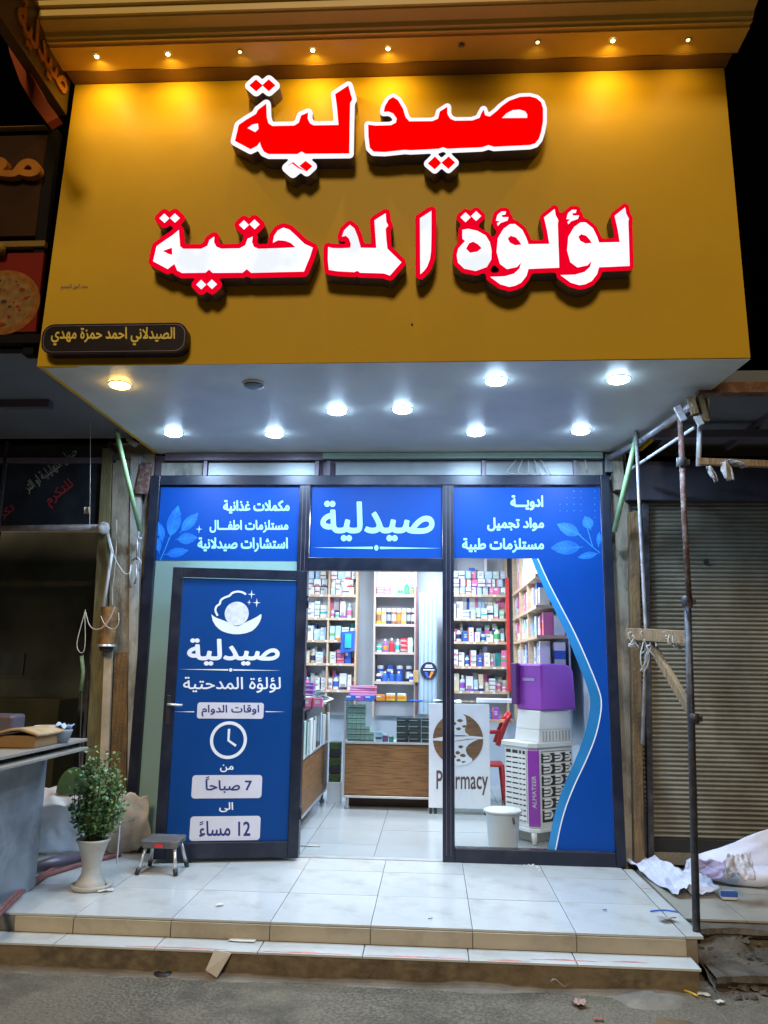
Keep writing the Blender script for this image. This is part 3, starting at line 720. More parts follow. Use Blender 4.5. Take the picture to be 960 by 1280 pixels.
# right film with the S-curved edge
WL_ = [(672, 698), (685, 727), (700, 756), (718, 790), (735, 828), (747, 858), (752, 874), (751, 892), (745, 920), (733, 950), (716, 985), (703, 1020), (694, 1064)]
IN_ = [(664, 698), (676, 727), (690, 756), (707, 790), (722, 828), (733, 855), (738, 874), (737, 890), (730, 922), (719, 950), (703, 985), (692, 1020), (684, 1064)]
zt = PG.px(620, 698)[1]; xr_ = FXR-.077; xl_ = .184
wl = [PG.px(*p) for p in WL_]; il = [PG.px(*p) for p in IN_]
def sm(P, k=3):
    for _ in range(k):
        Q = [P[0]]
        for a, b_ in zip(P[:-1], P[1:]): Q += [(.75*a[0]+.25*b_[0], .75*a[1]+.25*b_[1]), (.25*a[0]+.75*b_[0], .25*a[1]+.75*b_[1])]
        P = Q + [P[-1]]
    return P
wl = sm(wl, 2); il = sm(il, 2)
wl[0] = (wl[0][0], zt); il[0] = (il[0][0], zt); wl[-1] = (wl[-1][0], .107); il[-1] = (il[-1][0], .107)
rfm = plate(PG, [[(xl_, FZ-.087), (xl_, zt)] + [(il[0][0], zt)] + wl[0:] + [(xr_, .107), (xr_, FZ-.087)]], .0003, .0013).build('vinyl_film', m_film, sf)
plate(PG, [il + wl[::-1]], .0014, .0022).build('curved_band', mat('azure_band_print', (.02, .20, .48), .35, 0, .25, 1.2), rfm)
plate(PG, [stroke(wl, .009)], .0024, .0030).build('edge_line', m_print_white, rfm)
pr = .0022
for t, bx in (('مكملات غذانية', (279, 625, 362, 642)), ('مستلزمات اطفـــال', (262, 650, 360.5, 666)), ('استشارات صيدلانية', (247, 671.5, 360, 690))):
    lettering(t, PG, bx, m_print_pale, lfm, n=pr, bold=.035)
for t, bx in (('ادويـــة', (638, 619, 679, 638)), ('مواد تجميل', (609, 647, 680, 664)), ('مستلزمات طبية', (577.6, 672.5, 680, 691))):
    lettering(t, PG, bx, m_print_pale, rfm, n=pr, bold=.035)
lettering('صيدلية', PG, (400.6, 626, 543, 676.7), m_print_pale, cfm, n=pr, bold=.026)
u0, v = PG.px(390, 684.5); u1, _ = PG.px(551, 682.5); uc = PG.px(470.5, 683)[0]
plate(PG, [[(u0, v), (uc-.03, v-.010), (uc-.03, v+.010)], [(uc+.03, v-.010), (u1, v), (uc+.03, v+.010)], circle(uc, v, .018, 18, .024)], pr).build('divider', m_print_pale, cfm)
def leafp(pl, base, tip, wd, film, m=None, m2=None, n=.0022):
    wd *= 1.3
    B, T = np.array(pl.px(*base)), np.array(pl.px(*tip)); d = T-B; L = np.linalg.norm(d); d = d/L; q = np.array([-d[1], d[0]])
    up = [tuple(B+d*L*t+q*wd*L*(math.sin(PI*t**.85))**.9) for t in np.linspace(0, 1, 11)]; dn = [tuple(B+d*L*t-q*wd*L*(math.sin(PI*t**.85))**.9) for t in np.linspace(1, 0, 11)[1:-1]]
    plate(pl, [up+dn], n).build('leaf_print', m or m_print_leaf, film)
    plate(pl, [stroke([tuple(B+d*L*t+q*L*.02*math.sin(PI*t)) for t in np.linspace(-.1, .95, 6)], .0035)], n+.0006).build('leaf_vein', m2 or m_print_vein, film)
    for t in (.3, .45, .6):
        for sg in (1, -1):
            a = B+d*L*t; c = B+d*L*(t+.18)+q*sg*wd*L*.75*math.sin(PI*t); plate(pl, [stroke([tuple(a), tuple(c)], .0022)], n+.0006).build('leaf_vein', m2 or m_print_vein, film)
for b_, t_, w_ in (((213, 670), (223, 632), .17), ((227, 664), (248, 641), .17), ((222, 674), (247, 672), .22), ((208, 693), (236, 688), .16), ((203, 676), (198, 652), .17), ((199, 690), (196, 668), .15)):
    leafp(PG, b_, t_, w_, lfm)
plate(PG, [stroke([PG.px(*p) for p in ((200, 701), (206, 688), (212, 672))], .006)], pr).build('stem_print', m_print_vein, lfm)
def sparkle(pl, x, y, r, film, m):
    cu, cv = pl.px(x, y); k = abs(pl.px(x+r, y)[0]-cu)
    plate(pl, [[(cu+k*(1 if i % 2 == 0 else .2)*math.cos(PI*i/4), cv+k*(1.15 if i % 2 == 0 else .2)*math.sin(PI*i/4)) for i in range(8)]], .0022).build('sparkle', m, film)
sparkle(PG, 249, 661.5, 4.5, lfm, m_print_pale)
for b_, t_, w_ in (((724, 668), (696, 655), .20), ((738, 661), (731, 645), .30), ((733, 672), (690, 686), .0), ((725, 684), (688, 685), .19), ((746, 692), (722, 697), .14), ((748, 682), (749, 665), .14)):
    if w_: leafp(PG, b_, t_, w_, rfm)
plate(PG, [stroke([PG.px(*p) for p in ((750, 691), (741, 684), (722, 667))], .005), stroke([PG.px(*p) for p in ((741, 684), (734, 660))], .005)], pr).build('stem_print', m_print_vein, rfm)
dots = [circle(*PG.px(700+8.7*i + (0 if i < 4 else 0), 614+8.2*j), .0042, 8) for i in range(6) for j in range(4 + (1 if i == 5 else 0)) if (i + j > 1 and i != 4)]
dt_ = plate(PG, dots, pr).build('dot_pattern', m_print_mid, rfm); dt_['kind'] = 'stuff'

# wall strip above the shopfront
hw = empty('head_wall', (-.45, .05, FZ), 'grey sheet metal and timber strip between shopfront head and soffit', 'wall panel')
x0 = FXL+.02
MB().box(-2.46, 1.6, .06, .10, FZ+.002, 3.30).build('back_board', m_return, hw)
cuts = [(x0+.05, -2.02, m_plaster_w), (-1.97, -1.02, m_zinc), (-.84, .42, m_zinc), (.46, 1.2, m_zinc), (1.23, 1.45, m_plaster_w)]
for a, c, m in cuts: MB().box(a, c, .02, .058, FZ+.012, 3.225).build('infill_sheet', m, hw, bevel=.003)
for x in (-1.99, -1.0, -.9, .44, 1.215): MB().box(x-.016, x+.016, -.005, .055, FZ+.003, 3.235).build('stud', m_return, hw)
MB().box(-2.35, -.95, -.02, .05, 3.24, 3.30).build('trim_board', m_return, hw)
m_greenboard = mat('pale_green_board', (.26, .36, .31), .7, 0, .15, 6, dirt=(.12, .15, .12), dscale=6, damt=.5)
MB().box(-.95, 1.45, -.024, .046, 3.25, 3.302).build('trim_board', m_greenboard, hw, bevel=.003)
wr = MB()
for k in range(5):
    x = .72+.05*k; wr.tube([(x, .0, 3.24), (x+.02*(k-2), -.03, 3.19), (x+.05*(k-2), -.02, 3.12-.01*k), (x+.1+.04*(k-2), .0, 3.11)], .0035, 5)
wr.tube([(1.30, -.01, 3.24), (1.31, -.02, 3.14)], .004, 5)
tag(wr.build('loose_wires', m_wire, None, smooth=True), 'bundle of loose pale wires hanging over the right head rail', 'wires')

# ------------------------------------------------------------------ opened door leaf in front of the left pane
HX, HY, AN = -1.035, -.105, rad(11)
PD = Pl((HX, HY, 0), (math.cos(AN), math.sin(AN), 0), (0, 0, 1))      # u is negative towards the handle side
LW = 1.09; z0, z1 = .03, 2.255
dr = empty('door_leaf', (HX, HY, 0), 'blue printed door leaf in a dark frame, swung open in front of the left pane', 'door')
def dbox(u0, u1, v0, v1, n0, n1, name, m, bev=.003, parent=dr):
    mb = MB(); mb.hexa([PD.w(u0, v0, n1), PD.w(u1, v0, n1), PD.w(u1, v0, n0), PD.w(u0, v0, n0), PD.w(u0, v1, n1), PD.w(u1, v1, n1), PD.w(u1, v1, n0), PD.w(u0, v1, n0)])
    return mb.build(name, m, parent, bevel=bev)
st = .082
dbox(-LW, -LW+st, z0, z1, -.025, .025, 'stile', m_frame); dbox(-st, 0, z0, z1, -.025, .025, 'stile', m_frame)
dbox(-LW+st+.001, -st-.001, z1-st*.95, z1, -.024, .024, 'top_rail', m_frame); dbox(-LW+st+.001, -st-.001, z0, z0+.115, -.024, .024, 'bottom_rail', m_frame)
dfm = dbox(-LW+st+.002, -st-.002, z0+.117, z1-st-.002, -.004, .006, 'vinyl_film', m_film_shaded, 0)
for z in (.35, 1.2, 2.0): mb = MB(); mb.tube([PD.w(.008, z-.05, .0), PD.w(.008, z+.05, .0)], .010, 10); mb.build('hinge', m_frame, dr, smooth=True)
hp = dbox(-LW+.022, -LW+.052, 1.02, 1.24, .0255, .031, 'handle_plate', m_black)
ph = PD.px(206, 880); mb = MB(); zz = ph[1]
mb.tube([PD.w(-LW+.037, zz, .03), PD.w(-LW+.037, zz, .07), PD.w(-LW+.06, zz, .078), PD.w(-LW+.15, zz-.004, .078)], .0095, 10); mb.build('handle', m_alu, dr, smooth=True)
n_ = .0075
def dl(t, bx, m=m_print_white, bold=.03): lettering(t, PD, bx, m, dfm, n=n_, bold=bold)
dl('صيدلية', (234, 798, 349.5, 832), bold=.03)
dl('لؤلؤة المدحتية', (229, 846, 351, 866), bold=.012)
def dplate(loops, name, m, n=n_): return plate(PD, loops, n).build(name, m, dfm)
u0, v = PD.px(224, 836.5); u1, _ = PD.px(352, 835.5); uc = (u0+u1)/2
dplate([[(u0, v), (uc-.02, v-.006), (uc-.02, v+.006)], [(uc+.02, v-.006), (u1, v), (uc+.02, v+.006)], circle(uc, v, .014, 14)], 'divider', m_print_white)
def badge(x0, y0, x1, y1, r=.02):
    (a, b_), (c, d) = PD.px(x0, y1), PD.px(x1, y0); dplate([rrect(a, b_, c, d, r)], 'badge', m_badge)
badge(246, 878.5, 330, 898); badge(239, 968.5, 328, 998, .025); badge(236.5, 1019.5, 326, 1051, .025)
n_ = .0085
dl('اوقات الدوام', (252, 881, 324, 895.5), m_badge_txt, .02)
dl('7 صباحا', (257, 975, 315, 991), m_badge_txt, .02); dl('12 مساء', (249, 1026, 313, 1046), m_badge_txt, .02)
for (x, y) in ((259.5, 971.5), (259.5, 974), (252, 1027.5), (252, 1030)): c = PD.px(x, y); dplate([stroke([(c[0]-.013, c[1]-.005), (c[0]+.013, c[1]+.005)], .008)], 'accent', m_badge_txt, n_)
n_ = .0075
dl('من', (275, 955.5, 292, 965), bold=.02); dl('الى', (274, 1002.5, 291.5, 1015), bold=.02)
for xa, xb in ((215, 243), (332, 357)):
    (a, v), (c, _) = PD.px(xa, 889.5), PD.px(xb, 888.5)
    dplate([[(a, v), (c, v-.004), (c, v+.004)] if xa < 300 else [(a, v-.004), (c, v), (a, v+.004)]], 'rule_line', m_print_white)
cu, cv = PD.px(285.7, 925); k = abs(PD.px(308.7, 925)[0]-cu)
dplate([circle(cu, cv, k, 48), circle(cu, cv, k*.83, 48)], 'clock_ring', m_print_white)
dplate([stroke([(cu, cv+k*.6), (cu, cv-.02*k), (cu+k*.42, cv-k*.3)], k*.13)], 'clock_hands', m_print_white)
s, o = 4.364, (180, 580)
Q = lambda pts: [PD.px(o[0]+x/s, o[1]+y/s) for x, y in pts]
dplate([circle(*PD.px(296, 767), abs(PD.px(311, 767)[0]-PD.px(296, 767)[0]), 32)], 'pearl_print', mat('pearl_print', (.60, .62, .74), .4, 0, .15, 25))
dplate([sm(Q([(368, 820), (390, 838), (430, 852), (470, 868), (490, 882), (507, 886), (525, 882), (545, 868), (585, 850), (620, 832), (642, 815), (638, 850), (615, 890), (580, 918), (505, 932), (435, 918), (395, 890), (375, 855)]), 1)], 'shell_print', m_print_white)
dplate([stroke(sm(Q([(402, 828), (388, 800), (395, 775), (415, 765), (418, 742), (440, 728), (468, 720), (480, 703), (510, 695), (540, 700), (556, 712)]), 2), .016)], 'shell_outline_print', m_print_white, n_)
for x, y, r in ((314.5, 743, 5), (321, 753.5, 5), (311.5, 753, 3)): sparkle_ = None; cu, cv = PD.px(x, y); k = abs(PD.px(x+r, y)[0]-cu); dplate([[(cu+k*(1 if i % 2 == 0 else .2)*math.cos(PI*i/4), cv+k*(1.2 if i % 2 == 0 else .2)*math.sin(PI*i/4)) for i in range(8)]], 'sparkle', m_print_white)

# ================================================================== inside the shop
XL, XR, YB, CZ = -2.05, 1.45, 3.95, 3.05
struct('wall_left', MB().box(XL-.06, XL, .08, YB, 0, CZ), m_wallblue)
struct('wall_right', MB().box(XR, XR+.06, .08, YB, 0, CZ), m_wallblue)
struct('wall_back', MB().box(XL, XR, YB, YB+.06, 0, CZ), m_wallblue)
struct('ceiling', MB().box(XL-.06, XR+.06, .08, YB+.06, CZ, CZ+.05), m_white)
m_panel = glow('ceiling_panel_glow', (.86, .93, 1.0), 6)
for x, y, lb in ((-1.0, 1.6, 'square white ceiling light panel inside the shop, near left'), (.55, 1.6, 'square white ceiling light panel inside the shop, near right'), (-.3, 2.9, 'square white ceiling light panel inside the shop, towards the back shelves')):
    r = empty('ceiling_light', (x, y, CZ), lb, 'ceiling light', 'ceiling lights inside the shop')
    MB().box(x-.3, x+.3, y-.3, y+.3, CZ-.02, CZ-.001).build('frame', m_alu, r)
    MB().box(x-.27, x+.27, y-.27, y+.27, CZ-.024, CZ-.0202).build('diffuser', m_panel, r)
    l = lamp_data('shop_panel', 'AREA', IN_W, (.84, .92, 1.0), shape='SQUARE', size=.54); add_lamp('lamp', l, (x, y, CZ-.03), r)

# ---- goods: cartons and bottles, a few shared meshes each
COL = dict(white=(.72, .74, .76), blue=(.03, .12, .55), navy=(.02, .03, .12), teal=(.03, .42, .42), red=(.62, .03, .05), pink=(.70, .18, .38), purple=(.28, .08, .50), green=(.08, .42, .14), lime=(.40, .62, .08),
           yellow=(.75, .55, .05), orange=(.75, .25, .03), brown=(.30, .13, .06), pale_blue=(.42, .60, .78), pale_green=(.45, .65, .58), grey=(.28, .30, .33), cream=(.62, .55, .42), black=(.03, .03, .035), dark_grey=(.07, .085, .10))
def cm(c): return mat('carton_'+c, COL[c], .45, 0, .06, 8)
_ct = {}
def carton_mesh(a, c, k):
    key = (a, c, k)
    if key in _ct: return _ct[key]
    mb = MB(); v = [(0, 0, 0), (1, 0, 0), (1, 1, 0), (0, 1, 0), (0, 0, 1), (1, 0, 1), (1, 1, 1), (0, 1, 1)]
    for f in ((3, 2, 1, 0), (4, 5, 6, 7), (1, 2, 6, 5), (2, 3, 7, 6), (3, 0, 4, 7)): mb.quad(*[v[i] for i in f])
    def fr(x0, x1, z0, z1, m): mb.cur = m; mb.quad((x0, 0, z0), (x1, 0, z0), (x1, 0, z1), (x0, 0, z1))
    if k == 0: fr(0, 1, 0, .30, 0); fr(0, 1, .30, .48, 1); fr(0, 1, .48, .58, 0); fr(0, .7, .58, .66, 2); fr(.7, 1, .58, .66, 0); fr(0, 1, .66, 1, 0)
    elif k == 1: fr(0, .16, 0, 1, 1); fr(.16, .3, 0, 1, 0); fr(.3, .75, 0, .4, 0); fr(.3, .75, .4, .5, 2); fr(.3, .75, .5, .62, 0); fr(.3, .75, .62, .7, 2); fr(.3, .75, .7, 1, 0); fr(.75, 1, 0, 1, 0)
    elif k == 2: fr(0, 1, 0, .6, 0); fr(0, .55, .6, .85, 2); fr(.55, 1, .6, .85, 0); fr(0, 1, .85, 1, 0)
    else: fr(0, 1, 0, .15, 1); fr(0, .12, .15, .6, 0); fr(.12, .8, .15, .35, 2); fr(.12, .8, .35, .6, 0); fr(.8, 1, .15, .6, 0); fr(0, 1, .6, 1, 0)
    mb.cur = 0; _ct[key] = mb.mesh('carton', [cm(a), cm(c), cm('grey' if a == 'white' else 'white')]); return _ct[key]
_bt = {}
def bottle_mesh(a, c, k):
    key = (a, c, k)
    if key in _bt: return _bt[key]
    mb = MB()
    if k == 0:   # shouldered bottle
        mb.lathe([(.44, 0), (.48, .03), (.48, .18)], n=12, cap=True); mb.cur = 1; mb.lathe([(.485, .18), (.485, .52)], n=12, cap=False)
        mb.cur = 0; mb.lathe([(.48, .52), (.47, .62), (.30, .72), (.17, .78), (.17, .82)], n=12, cap=False); mb.cur = 2; mb.lathe([(.20, .82), (.20, .97), (.17, 1)], n=10)
    else:        # wide jar
        mb.lathe([(.45, 0), (.49, .03), (.49, .2)], n=14, cap=True); mb.cur = 1; mb.lathe([(.495, .2), (.495, .62)], n=14, cap=False); mb.cur = 0; mb.lathe([(.49, .62), (.48, .74), (.42, .78)], n=14, cap=False)
        mb.cur = 2; mb.lathe([(.46, .78), (.46, .97), (.43, 1)], n=14)
    mb.cur = 0; _bt[key] = mb.mesh('bottle', [cm(a), cm(c), cm('white' if a != 'white' else c)], smooth=False); return _bt[key]
GOODS = []
def word(c): return c.replace('_', ' ')
def good(kind, a, c, k, org, dirv, rz, off, dep, wd, hg, zz, where, dd=.10):
    dirv = Vector((dirv[0], dirv[1], 0)); n = Vector((-dirv[1], dirv[0], 0))
    if kind == 'carton':
        me = carton_mesh(a, c, k); o = bpy.data.objects.new('carton', me); C.objects.link(o)
        p = Vector(org) + Vector(dirv)*off + n*dep; o.location = (p.x, p.y, zz); o.scale = (wd, dd, hg); o.rotation_euler.z = rz + random.uniform(-.03, .03)
        lb = f'{word(a)} carton, {word(c)} print, {where}'
        tag(o, lb, 'carton', f'cartons, {where}'); GOODS.append(o)
    else:
        me = bottle_mesh(a, c, k); nm = 'bottle' if k == 0 else 'jar'; o = bpy.data.objects.new(nm, me); C.objects.link(o)
        p = Vector(org) + Vector(dirv)*(off+wd/2) + n*(dep+wd/2); o.location = (p.x, p.y, zz); o.scale = (wd, wd, hg)
        lb = f'{word(a)} {nm}, {word(c)} label, {where}'
        tag(o, lb, nm, f'bottles and jars, {where}'); GOODS.append(o)
    return o
W8 = ['white']*12 + ['pale_blue']*4 + ['pale_green']*2 + ['blue', 'cream', 'pink']
def row(org, dirv, rz, L, z, hmax, where, pal=W8, kinds=('carton',), wr=(.048, .095), hr=(.45, .9), fillp=.98, stack=.35, acc=('blue', 'teal', 'red', 'navy', 'purple', 'pink', 'orange', 'green')):
    x = .012
    while x < L-.05:
        wd = random.uniform(*wr); wd = min(wd, L-x-.005)
        if random.random() < fillp and wd > .03:
            kd = random.choice(kinds); a = random.choice(pal); c = random.choice(acc); k = random.randrange(4)
            h = hmax*random.uniform(*hr)
            if kd == 'bottle': k = 0 if random.random() < .6 else 1; wd = min(wd, .075); h = min(h, wd*(2.6 if k == 0 else 1.3))
            if kd == 'carton' and random.random() < stack:
                n = random.choice((2, 3)); hh = min(h, hmax*.9)/n
                for q in range(n): good(kd, a, c, k, org, dirv, rz, x, random.uniform(.0, .03), wd, hh-.001, z+q*hh, where)
            else: good(kd, a, c, k, org, dirv, rz, x, random.uniform(.0, .05), wd, h, z, where)
        x += wd + random.uniform(.003, .015)
YS = 3.58
def rack(name, x0, x1, zs, ztop, label, mid=None, z0=.85, shelfm=None):
    r = empty(name, ((x0+x1)/2, YS, 0), label, 'shelf rack')
    MB().box(x0, x1, YS+.30, YS+.315, z0, ztop).build('back_panel', m_shelf_back, r)
    for x in ([x0, x1] + ([mid] if mid else [])):
        MB().box(x-.011, x+.011, YS, YS+.299, z0, ztop).build('upright', shelfm or m_shelf, r)
    xs = [x0] + ([mid] if mid else []) + [x1]
    for z in zs:
        for a, c in zip(xs[:-1], xs[1:]): MB().box(a+.012, c-.012, YS-.004, YS+.298, z-.032, z).build('shelf', shelfm or m_shelf, r)
    return r
def zy(y, x=470): return at(x, y, Y=YS)[2]
def X_(px, y=780): return at(px, y, Y=YS)[0]
# left rack
zl = [zy(y, 415) for y in (743, 772, 800, 829, 862)]
xa, xm, xb = X_(372), X_(410), X_(445)
rack('shelf_rack', xa, xb, zl, 3.02, 'beech shelf rack full of white cartons, seen left through the doorway', xm)
D0 = (1, 0); names = ['top shelf', 'second shelf', 'third shelf', 'fourth shelf', 'fifth shelf']
for i, z in enumerate(zl):
    hm = (3.0 if i == 0 else zl[i-1]-.035)-z
    for a, c in ((xa, xm), (xm, xb)):
        if i == 0:
            for q in range(3): row((a+.01, YS+.02, 0), D0, 0, c-a-.02, z+.001+q*.105, .10, 'top shelf of left rack', pal=['white']*4+['pale_blue', 'cream'], acc=('blue', 'navy', 'red', 'brown'), wr=(.05, .10), hr=(.97, 1), stack=0)
        else: row((a+.01, YS+.02, 0), D0, 0, c-a-.02, z+.001, hm, names[i]+' of left rack', wr=(.045, .10), hr=(.45, .85), kinds=('carton', 'carton', 'carton', 'bottle'))
# centre rack, nearer shelves bright bottles
zc_ = [zy(y, 492) for y in (743, 780, 815, 852)]
x0c, x1c = X_(468), X_(519)
rack('shelf_rack', x0c, x1c, zc_, 3.02, 'narrow grey shelf rack with colourful bottles in the middle of the doorway', shelfm=mat('grey_beech', (.46, .40, .36), .5, 0, .08))
wc = 'of middle rack'
row((x0c+.01, YS+.02, 0), D0, 0, .2, zc_[0]+.001, .27, 'top shelf '+wc, pal=['pink', 'teal'], hr=(.3, .5), wr=(.10, .11), stack=1, acc=('white', 'blue'))
row((x0c+.28, YS+.02, 0), D0, 0, .24, zc_[0]+.001, .27, 'top shelf '+wc, pal=['teal', 'pale_blue', 'pink'], kinds=('bottle',), hr=(.6, .7), wr=(.07, .08))
x = x0c+.02
for cc, kk in (('yellow', 'brown'), ('lime', 'white'), ('navy', 'grey'), ('brown', 'cream'), ('brown', 'orange'), ('yellow', 'cream'), ('black', 'grey'), ('black', 'white')):
    good('bottle', cc, kk, 1, (x, YS+.02, 0), D0, 0, 0, 0, .062, .20, zc_[1]+.001, 'second shelf '+wc); x += .0655
row((x0c+.01, YS+.02, 0), D0, 0, x1c-x0c-.02, zc_[2]+.001, .27, 'third shelf '+wc, pal=['white', 'pale_green', 'red', 'white', 'purple'], kinds=('bottle', 'bottle', 'carton'), hr=(.5, .85), wr=(.06, .085), acc=('red', 'white', 'teal', 'orange', 'navy'))
row((x0c+.01, YS+.02, 0), D0, 0, x1c-x0c-.02, zc_[3]+.001, .13, 'fourth shelf front row '+wc, pal=['white', 'blue'], kinds=('bottle',), hr=(.9, 1), wr=(.07, .08), acc=('blue', 'blue', 'navy', 'red'))
for q in range(4): good('bottle', ('blue', 'white', 'blue', 'navy')[q], ('white', 'blue', 'blue', 'white')[q], 1, (x0c+.03+q*.125, YS+.14, 0), D0, 0, 0, 0, .09, .20, zc_[3]+.001, 'fourth shelf back row '+wc)
# right rack on the back wall
zr = [zy(y, 600) for y in (743, 773, 802, 833, 864)]
x0r, x1r = X_(556), X_(634)
rack('shelf_rack', x0r, x1r, zr, 3.02, 'beech shelf rack with medicine cartons behind the right window', X_(600) if False else None)
for i, z in enumerate(zr):
    hm = (3.0 if i == 0 else zr[i-1]-.035)-z; wn = names[i]+' behind the right window'
    if i == 0:
        for q in range(3): row((x0r+.01, YS+.02, 0), D0, 0, x1r-x0r-.02, z+.001+q*.105, .10, wn, pal=['white']*5+['pale_blue', 'pale_green', 'pink'], wr=(.05, .10), hr=(.95, 1), stack=0, acc=('blue', 'purple', 'teal', 'red'))
    else: row((x0r+.01, YS+.02, 0), D0, 0, x1r-x0r-.02, z+.001, hm, wn, wr=(.045, .09), hr=(.35, .8), kinds=('carton', 'carton', 'carton', 'bottle'), pal=W8 + (['dark_grey', 'black'] if i == 1 else []))
# side rack along the right wall
SX = 1.03; ya, yb = 1.25, 3.5
r = empty('shelf_rack', (SX+.2, 2.7, 0), 'long beech shelf rack running forward along the right wall above the cooler', 'shelf rack')
MB().box(SX+.30, SX+.315, ya, yb, .85, 3.02).build('back_panel', m_wallblue, r)
for y in (2.0, 2.75, yb): MB().box(SX, SX+.299, y-.011, y+.011, .85, 3.02).build('upright', m_shelf, r)
for z in zr:
    for a, c in ((ya, 2.0), (2.0, 2.75), (2.75, yb)): MB().box(SX-.004, SX+.298, a+.012, c-.012, z-.032, z).build('shelf', m_shelf, r)
for i, z in enumerate(zr[:4]):
    hm = (3.0 if i == 0 else zr[i-1]-.035)-z
    row((SX+.02, yb-.02, 0), (0, -1), rad(-90), yb-ya-.05, z+.001, hm, names[i]+' of right side rack', wr=(.07, .14), hr=(.6, .95), stack=.2, pal=W8)
# red post in the corner, white ribbed panel, wall strip, stickers
p0 = at(634, 722, Y=3.5); p1 = at(637, 864, Y=3.5)
tag(MB().box(p0.x-.02, p0.x+.022, 3.50, 3.54, p1.z, p0.z).build('red_strip', m_redp, None, bevel=.003), 'tall red plastic strip standing in front of the right rack corner', 'strip')
q0, q1 = X_(524), X_(546)
r = empty('ribbed_panel', ((q0+q1)/2, YS-.05, 0), 'pale blue ribbed panel door between the middle rack and the right mullion', 'panel')
MB().box(q0, q1, YS-.05, YS-.02, .9, 2.42).build('panel', mat('pale_blue_panel', (.36, .50, .62), .5, 0, .04), r)
for k in range(5): x = q0+.012+(q1-q0-.024)*k/4; MB().box(x-.005, x+.005, YS-.058, YS-.0505, .92, 2.40).build('rib', mat('rib_blue', (.24, .36, .48), .5), r, bevel=.002)
q = X_(521); tag(MB().box(q-.014, q+.012, YS-.03, YS+.0, .9, 2.5).build('dark_post', mat('dark_red_post', (.16, .07, .08), .5, 0, .2), None), 'thin dark post beside the narrow middle rack', 'post')
ps = front(YS-.075); c = ps.px(536, 838)
r = empty('round_sticker', (c[0], YS-.07, c[1]), 'round dark sticker with blue and orange mark on the ribbed panel', 'sticker')
plate(ps, [circle(*c, .105, 28)], -.006, 0).build('disc', mat('sticker_navy', (.02, .025, .06), .4), r)
plate(ps, [[(c[0]-.055, c[1]-.02), (c[0]-.02, c[1]-.02), (c[0], c[1]-.085), (c[0]-.022, c[1]-.095)]], .001).build('blue_mark', cm('blue'), r)
plate(ps, [[(c[0]+.0, c[1]-.09), (c[0]+.02, c[1]-.095), (c[0]+.065, c[1]-.015), (c[0]+.03, c[1]-.01)], ], .001).build('orange_mark', cm('orange'), r)
for dz, wd in ((.065, .08), (.043, .10), (.008, .14)): plate(ps, [[(c[0]-wd/2, c[1]+dz-.008), (c[0]+wd/2, c[1]+dz-.008), (c[0]+wd/2, c[1]+dz+.006), (c[0]-wd/2, c[1]+dz+.006)]], .001).build('text_line', cm('white'), r)
c = at(520, 845, Y=YS-.06); tag(MB().box(c.x-.035, c.x+.035, YS-.08, YS-.04, c.z-.08, c.z+.07).build('tag', mat('cardboard', (.42, .28, .12), .8, 0, .1), None, bevel=.006), 'small brown cardboard tag hanging at the foot of the dark post', 'tag')
c0, c1 = at(427, 790, Y=YS-.03), at(443, 815, Y=YS-.03)
r = empty('hanging_packet', ((c0.x+c1.x)/2, YS-.03, c1.z), 'bright blue packet hanging from the right edge of the left rack', 'packet')
mb = MB(); mb.hexa([(c0.x-.01, YS-.05, c1.z-.02), (c1.x, YS-.06, c1.z+.01), (c1.x, YS-.03, c1.z+.01), (c0.x-.01, YS-.03, c1.z-.02), (c0.x, YS-.05, c0.z), (c1.x+.01, YS-.06, c0.z+.02), (c1.x+.01, YS-.03, c0.z+.02), (c0.x, YS-.03, c0.z)]); mb.build('pouch', cm('blue'), r, bevel=.006)
mb = MB().box(c0.x+.05, c1.x-.04, YS-.075, YS-.061, c1.z+.05, c0.z-.02); mb.build('window_print', cm('teal'), r)

# ---- display counters
GT = glass('green_edged_glass', (.80, .94, .92))
def counter_front():
    x0, x1, y0, y1 = -.945, .035, 2.08, 2.52
    r = empty('display_counter', (-.45, y0, 0), 'glass topped display counter with wood grain front facing the doorway', 'counter')
    MB().box(x0+.02, x1-.002, y0+.012, y1, .135, .665).build('cabinet', m_lam, r)
    MB().box(x0+.022, x1-.02, y0, y0+.011, .15, .655).build('front_panel', m_lam, r)
    fr = lambda *a: MB().box(*a).build('frame_bar', m_alu, r, bevel=.002)
    fr(x0, x0+.02, y0-.004, y0+.02, .12, 1.105); fr(x1-.018, x1, y0-.004, y0+.02, .12, 1.105)
    fr(x0+.021, x1-.019, y0-.005, y0+.02, .118, .140); fr(x0+.021, x1-.019, y0-.005, y0+.02, .668, .690)
    fr(x0, x0+.02, y1, y1+.02, .12, 1.105)
    MB().box(x0+.02, x1-.02, y0+.002, y0+.006, .692, 1.100).build('front_glass', m_glass, r)
    MB().box(x0+.002, x0+.006, y0+.021, y1-.001, .692, 1.100).build('side_glass', m_glass, r)
    MB().box(x0-.02, x1+.55, y0-.012, y1+.02, 1.108, 1.118).build('glass_top', GT, r)
    MB().box(x0+.021, x1-.019, y0+.021, y1, .666, .676).build('display_floor', m_white, r)
    for x in (x0+.05, x1-.05): MB().lathe([(.03, 0), (.03, .02), (.018, .025), (.018, .115)], (x, y0+.06, .002), 12).build('leg', m_alu, r, smooth=False)
    return r
counter_front()
wi = 'inside front counter'
for a in range(6):
    for b_ in range(7 if a < 4 else 5-a+2): good('carton', 'pale_green', 'dark_grey', 0, (-.91+a*.048, 2.16, 0), D0, 0, 0, 0, .045, .053, .678+b_*.056, 'left stack '+wi)
